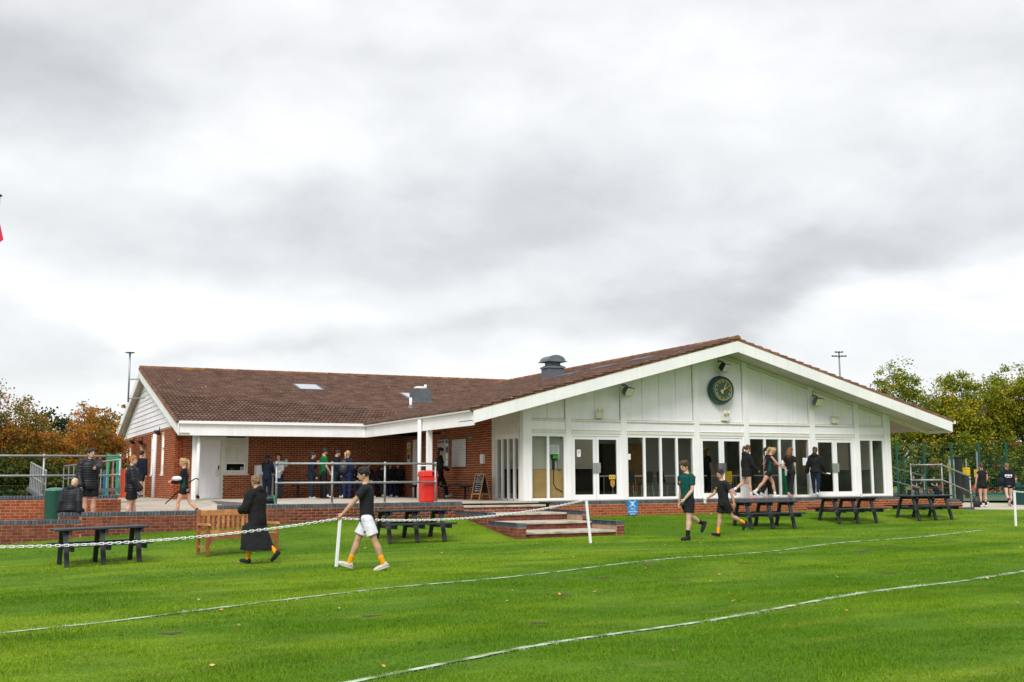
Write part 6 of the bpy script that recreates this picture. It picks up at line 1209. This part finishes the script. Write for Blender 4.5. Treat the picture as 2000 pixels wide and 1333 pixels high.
p = person('blond girl in blue tracksuit with a black backpack, back to the camera', -3.02, 7.6, 0, 28, 1.63, legs=((0, 0), (5, 5)), arms=((10, 8, 40, 20), (10, 8, 40, 20)), female=True, hair='ponytail', hairm='hair_blond', top='cloth_blue', sleeve='long', fit=.035, hem=-.1, bottom='cloth_blue', bkind='trousers', skin='skin_fair')
bp_ = MB(); c = p[1]['T'](0, -.22, .27); bp_.ell(c, (.17, .10, .24), 14, 10); bp_.ell(c+Vector((0, -.05, -.07)), (.14, .09, .14), 12, 8); bp_.tube([c+Vector((-.12, .05, .22)), c+Vector((0, -.02, .27)), c+Vector((.12, .05, .22))], .02, 6); held('backpack', 'black backpack worn by the blond girl in blue', 'backpack', p, 'plastic_black', bp_)
b_ = MB(); b_.ell(p[1]['H'](-.04, -.10, .03), (.055, .045, .045)); held('hair_bow', 'pink and white bow in the hair of the girl with the backpack', 'hair bow', p, 'shoe_pink', b_)
for i, (x, lab, hr, hm) in enumerate(((-2.0, 'seated girl with long brown hair, leftmost of the bench row', 'long', 'hair_brown'), (-1.47, 'seated pupil partly behind the walking boy, second on the bench', 'short', 'hair_black'), (-.98, 'seated pupil looking down, third on the bench', 'ponytail', 'hair_dark'), (-.62, 'seated pupil next to the railing post, fourth on the bench', 'bun', 'hair_dark'), (-.24, 'seated girl at the corner end of the bench, looking left', 'ponytail', 'hair_black'))):
    person(lab, x, 10.1, 0, 150 if i < 4 else 190, 1.62, legs=((80, 70), (84, 88 if i % 2 else 62)), arms=((26, 4, 50, 28), (24, 4, 56, 28)), lean=8 if i != 2 else 18, head=((8, 10), (-10, 6), (0, 26), (4, 8), (-20, 4))[i], female=True, hair=hr, hairm=hm, top='cloth_black2', sleeve='long', fit=.035, hem=-.06, bottom='cloth_navy', bkind='trousers', shoe='shoe_grey', seated=True, pelvis=.50, skin='skin_tan')
person('girl in black tracksuit and headband striding right behind the red bin', -.62, 5.05, 0, 84, 1.68, legs=((26, 12), (-14, 16)), arms=((10, 6, 62, 24), (14, 6, 50, 20)), female=True, hair='bun', hairm='hair_dark', top='cloth_black', sleeve='long', fit=.03, hem=-.12, bottom='cloth_black', bkind='trousers', shoe='shoe_grey', skin='skin_pale', badge='badge_orange')
# girls along the glazed front
p = person('girl in black hoodie with brown ponytail and bare legs along the glass', 7.68, -.62, 0, 76, 1.68, legs=((-14, 44), (8, 2)), arms=((-6, 8, 20, 0), (20, 6, 30, 4)), female=True, hair='ponytail', hairm='hair_brown', top='cloth_black', sleeve='long', fit=.045, hem=-.19, bottom='cloth_black', bkind='tight', sock='sock_white', shoe='shoe_pink', hood=True, skin='skin_fair', head=(0, 16))
w_ = p[1]['AR'][0]; b_ = MB(); b_.box(w_[2].x-.01, w_[2].x+.01, w_[2].y-.02, w_[2].y+.13, w_[2].z-.38, w_[2].z-.06); held('paper_folder', 'pale green folder hanging from the hand of the girl in the black hoodie', 'folder', p, 'paper', b_)
p = person('blond girl in black and green sports kit taking a long stride', 8.46, -.72, 0, 82, 1.69, legs=((30, 22), (-34, 10)), arms=((-18, 30, 74, 0), (48, 10, 18, 0)), lean=10, head=(4, 26), female=True, hair='ponytail', hairm='hair_blond', top='cloth_black', sleeve='cap', fit=.012, hem=-.0, bottom='cloth_black', bkind='tight', sock='sock_white', shoe='shoe_white', stripe='cloth_green', skin='skin_tan')
w_ = p[1]['AR'][1]; b_ = MB(); c = w_[2]+w_[3]*.06; b_.lathe([(.03, -.2), (.035, -.17), (.035, 0), (.02, .04), (.02, .08)], tuple(c), 12); held('sports_bottle', 'grey bottle held out by the striding blond girl', 'bottle', p, 'shoe_grey', b_)
p = person('dark haired girl in black leggings half hidden behind the striding blond girl', 8.80, -.28, 0, 80, 1.64, legs=((10, 4), (-12, 16)), arms=((6, 8, 20, 0), (30, 6, 62, 6)), female=True, hair='ponytail', hairm='hair_black', top='cloth_black', sleeve='cap', fit=.012, hem=-.06, bottom='cloth_black', bkind='leggings', sock='sock_white', shoe='shoe_white', skin='skin_brown')
w_ = p[1]['AR'][1]; b_ = MB(); c = w_[2]+w_[3]*.06; b_.lathe([(.04, -.1), (.042, .08), (.03, .1), (.03, .13)], tuple(c), 12); held('sports_bottle', 'lilac bottle held by the half hidden dark haired girl', 'bottle', p, 'cloth_white', b_)
person('girl with very long curly brown hair and black leggings at the glass', 9.66, -.36, 0, 48, 1.62, legs=((8, 4), (-10, 18)), arms=((-20, 8, 50, 20), (-6, 8, 40, 20)), female=True, hair='longcurl', hairm='hair_curl', top='cloth_black', sleeve='short', fit=.02, hem=-.1, bottom='cloth_black', bkind='leggings', sock='sock_white', shoe='shoe_pink', stripe='cloth_green', skin='skin_tan', face=0)
p = person('girl in black hoodie and dark jeans with a brown hair bun', 10.5, -.62, 0, 28, 1.62, legs=((12, 4), (-10, 14)), arms=((6, 20, 14, 0), (8, 18, 24, 0)), female=True, hair='bun', hairm='hair_brown', top='cloth_black', sleeve='long', fit=.045, hem=-.06, bottom='cloth_jean', bkind='leggings', sock='sock_white', shoe='shoe_white', hood=True, face=0, skin='skin_fair')
w_ = p[1]['AR'][1]; b_ = MB(); c = w_[2]+w_[3]*.08; b_.tube([c+Vector((-.1, 0, .02)), c+Vector((.14, .05, -.02))], .022, 8); held('rolled_paper', 'white rolled paper in the hand of the girl in dark jeans', 'paper', p, 'paper', b_)
person('woman with fair hair in black inside, behind the middle glazed door', 7.55, 1.4, 0, 60, 1.66, legs=((0, 0), (4, 4)), arms=((10, 24, 60, 0), (8, 8, 20, 0)), female=True, hair='long', hairm='hair_lightbrown', top='cloth_black', sleeve='short', bottom='cloth_black', bkind='trousers', face=0)
# girls on the path at right
p = person('girl with braid carrying a white hockey stick on the right path', 19.75, .78, -.52, 10, 1.67, legs=((0, 0), (6, 6)), arms=((2, 10, 8, 0), (14, 10, 86, 0)), female=True, hair='braid', hairm='hair_brown', top='cloth_black', sleeve='cap', fit=.014, hem=-.1, bottom='cloth_black', bkind='tight', sock='sock_black', shoe='shoe_white', face=0, skin='skin_fair')
w_ = p[1]['AR'][1]; b_ = MB(); c = w_[2]+w_[3]*.08; b_.tube([c+Vector((0, .02, .05)), c+Vector((-.06, -.02, -.45)), c+Vector((-.10, -.04, -.86)), c+Vector((-.06, -.04, -.93)), c+Vector((.03, -.04, -.92))], [.016, .02, .026, .03, .024], 8); held('hockey_stick', 'white hockey stick in the right hand of the girl with the braid', 'hockey stick', p, 'white_plastic', b_)
w_ = p[1]['AR'][0]; b_ = MB(); c = w_[2]; b_.box(c.x-.12, c.x+.12, c.y-.09, c.y+.09, .02, .42); b_.tube([c+Vector((0, 0, -.05)), (c.x, c.y, .42)], .02, 6); held('kit_bag', 'black kit bag at the side of the girl with the braid', 'bag', p, 'plastic_black', b_)
p = person('girl in navy sweatshirt with white lettering and a bag, walking away at far right', 21.55, 1.15, -.52, 10, 1.67, legs=((-18, 30), (8, 2)), arms=((4, 12, 18, 0), (4, 10, 10, 0)), female=True, hair='ponytail', hairm='hair_lightbrown', top='cloth_navy', sleeve='long', fit=.035, hem=-.05, bottom='cloth_black', bkind='tight', sock='sock_black', shoe='shoe_pink', face=0, skin='skin_pale')
b_ = MB(); c = p[1]['T'](-.26, -.05, .12); b_.ell(c, (.12, .2, .17), 12, 8); b_.tube([c+Vector((0, 0, .15)), p[1]['T'](-.1, -.05, .52)], .02, 6); held('shoulder_bag', 'grey blue shoulder bag of the girl in the navy sweatshirt', 'bag', p, 'cloth_jean', b_)
bk = MB()
for q in range(5): bk.box(-.13+q*.055, -.09+q*.055, 0, .006, (0 if q % 2 else -.02), .06)
bk.box(-.10, .10, 0, .006, -.06, -.045); me = bk.mesh('back_print'); c = p[1]['T'](0, -.165, .33); me.transform(Matrix.Translation(c)); me.materials.append(M['sign_white']); o = bpy.data.objects.new('back_print', me); COL.objects.link(o); o.parent = p[0]
t = thing('court_bench', 'low bench beside the far court under the sitting players', 'bench', (41, 24.3, -.53)); MB().bar((40.0, 24.9, -.16), (42.0, 23.8, -.16), .4, .06).build('seat', 'teak_dark', t); MB().box(40.2, 40.3, 24.6, 24.9, -.53, -.2).build('leg', 'gasket', t); MB().box(41.7, 41.8, 23.8, 24.1, -.53, -.2).build('leg', 'gasket', t)
for x, y, l, hm in ((40.45, 24.6, 'distant sitting player with fair hair, left of three beyond the railing', 'hair_lightbrown'), (40.95, 24.35, 'distant sitting player raising a hand, middle of three beyond the railing', 'hair_brown'), (41.6, 24.0, 'distant sitting player with dark hair, right of three beyond the railing', 'hair_black')):
    person(l, x, y, -.53, 170, 1.6, legs=((80, 70), (84, 80)), arms=((26, 4, 50, 28), (40, 10, 100, 0) if 'raising' in l else (24, 4, 56, 28)), female=True, hair='short', hairm=hm, top='cloth_black', sleeve='short', bottom='cloth_navy', bkind='trousers', seated=True, pelvis=.46, face=0)
person('player with a green bib standing behind the green box at the right edge', 25.0, 3.7, -.98, 185, 1.62, female=True, hair='short', hairm='hair_brown', top='cloth_green', sleeve='long', bottom='cloth_black', bkind='trousers', face=0)
t = thing('green_box', 'dark green storage box at the right edge behind the end post', 'box', (24.7, 2.9, -.55)); MB().box(24.3, 25.3, 2.7, 3.4, -.57, .18).build('body', 'clock_green', t, bevel=.03); MB().box(24.26, 25.34, 2.66, 3.44, .18, .24).build('lid', 'clock_green', t)
finish_people()
# ================================================================ GRASS BLADES AND FALLEN LEAVES
def in_view(X, Y, m=1.3):
    dx, dy = X-CAM.x, Y-CAM.y; dep = dx*FWD.x+dy*FWD.y-1.5*FWD.z; rt = dx*RIGHT.x+dy*RIGHT.y; return (np.abs(rt/dep) < .462*m) & (dep > 6.8)
WORN = [(q[0], q[1], q[2]) for q in [(-5.6, -14.1, .35), (-6.2, -13.9, .2), (-3.9, -12.9, .3), (-7.4, -16.2, .3), (-6.8, -16.6, .18), (-10.3, -16.8, .22), (-8.9, -18.4, .2), (-4.9, -15.3, .25), (-2.2, -13.4, .3), (1.6, -12.2, .35), (-11.2, -18.1, .15), (-12.6, -16.9, .22), (3.1, -11.4, .3), (-6.1, -20.6, .15), (-9.3, -21.2, .12), (-1.2, -15.8, .25), (5.4, -10.9, .35), (-5.0, -4.6, .5), (5.3, -4.8, .5), (8.8, -4.3, .5), (11.9, -4.2, .5), (-12.3, -5.8, .5), (-9.4, -5.9, .4)]]
def blades(n, ya, yb, xa, xb, h, wd, seed):
    r = np.random.default_rng(seed); X = r.uniform(xa, xb, n); Y = r.uniform(ya, yb, n); k = in_view(X, Y) & (Y < -1.3)
    k &= ~((X > -2.72) & (X < .36) & (Y > -5.16)); k &= ~((X > 15.2) & (Y > -2.7+.0*X)); X, Y = X[k], Y[k]; n = len(X)
    for wx, wy, wr in WORN: kk = ~((np.hypot((X-wx)*.7, Y-wy) < wr*(.75+.35*np.sin(X*9+wy)+.2*np.sin(Y*13))) & (r.random(len(X)) < .62)); X, Y = X[kk], Y[kk]
    n = len(X)
    Z = lawn_z(X, Y)+.02*np.sin(X*.9+Y*.4)*np.sin(Y*.7-X*.3)*np.clip((-Y-4)/4, 0, 1)-.004
    cl = .72+.35*np.sin(X*1.7+1.3*np.sin(Y*2.1))*np.sin(Y*1.3+X*.6)+.22*np.sin(X*6.1+2*np.sin(Y*4.3))*np.sin(Y*7.7+X*2.1); hh = h*(.55+.7*r.random(n))*np.clip(cl, .35, 1.35); a = r.uniform(0, 2*PI, n); ln = r.normal(0, .45, n)*hh; w_ = wd*(.7+.6*r.random(n))
    b = np.stack([X, Y, Z], 1); d = np.stack([np.cos(a), np.sin(a), 0*a], 1)*w_[:, None]; a2 = r.uniform(0, 2*PI, n); tip = b+np.stack([np.cos(a2)*ln, np.sin(a2)*ln, hh], 1)
    V = np.stack([b-d, b+d, tip], 1).reshape(-1, 3); ch = np.zeros(n, np.float32)
    for s in CHALK:
        for q in range(0, len(X), 20000):
            xx, yy = X[q:q+20000], Y[q:q+20000]; yi = np.interp(xx, s[:, 0], s[:, 1]); d_ = np.abs(yy-yi)*.95; ok = (xx > s[0, 0]) & (xx < s[-1, 0])
            gap = .55+.45*np.sin(xx*5.3+3*np.sin(xx*1.7))+.25*np.sin(xx*17); c_ = np.where(ok & (d_ < .055), np.clip(.25+gap*.6+r.normal(0, .25, len(xx)), 0, .95), 0); ch[q:q+20000] = np.maximum(ch[q:q+20000], c_)
    return V, np.repeat(ch, 3)
Bs = [blades(640000, -24.8, -16.5, -17, 3, .038, .0034, 1), blades(390000, -16.5, -10.5, -18.5, 10, .034, .0048, 2), blades(270000, -10.5, -1.3, -20, 22, .034, .0065, 3)]
V = np.concatenate([b[0] for b in Bs]); ch = np.concatenate([b[1] for b in Bs]); me = np_mesh('grass', V, np.arange(len(V)).reshape(-1, 3)); at = me.attributes.new('chalk', 'FLOAT', 'POINT'); at.data.foreach_set('value', ch.astype(np.float32))
link('grass', me, 'grass_blade', kind='stuff', label='short mown grass of the pitch', cat='grass')
wp = MB()
for wx, wy, wr in WORN:
    if wr > .38 or wr < .2: continue
    wr *= .62; pv = []
    for q in range(14): an = 2*PI*q/14; rr2 = wr*.8*(.7+.3*math.sin(an*3+wx)+.2*math.sin(an*5+wy)); xx, yy = wx+rr2*1.4*math.cos(an), wy+rr2*math.sin(an); pv.append((xx, yy, float(lawn_z(xx, yy)+.02*math.sin(xx*.9+yy*.4)*math.sin(yy*.7-xx*.3)*min(1, max(0, (-yy-4)/4)))+.006))
    wp.add(pv, [tuple(range(14))])
wp.build('worn_patches', 'soil', None, kind='stuff', label='small worn brown patches in the pitch', cat='soil')
r = np.random.default_rng(9); n = 300; X = r.uniform(-16, 16, n); Y = np.where(r.random(n) < .5, r.uniform(-21, -9, n), -9+r.random(n)*7.6); k = in_view(X, Y) & ~((X > -2.8) & (X < .4) & (Y > -5.2)) & ~((X > 15) & (Y > -2.7)); X, Y = X[k], Y[k]; n = len(X); s = .014+.022*r.random(n); a = r.uniform(0, 6.28, n)
Z = lawn_z(X, Y)+.03; c = np.stack([X, Y, Z], 1); u = np.stack([np.cos(a), np.sin(a), r.normal(0, .3, n)], 1)*s[:, None]; v = np.stack([-np.sin(a), np.cos(a), r.normal(0, .3, n)], 1)*s[:, None]*.7
link('fallen_leaves', np_mesh('fallen_leaves', np.stack([c-u, c+v, c+u, c-v], 1).reshape(-1, 3), np.arange(4*n).reshape(n, 4)), 'dead_leaf', kind='stuff', label='scattered yellow and brown fallen leaves on the grass', cat='leaves')
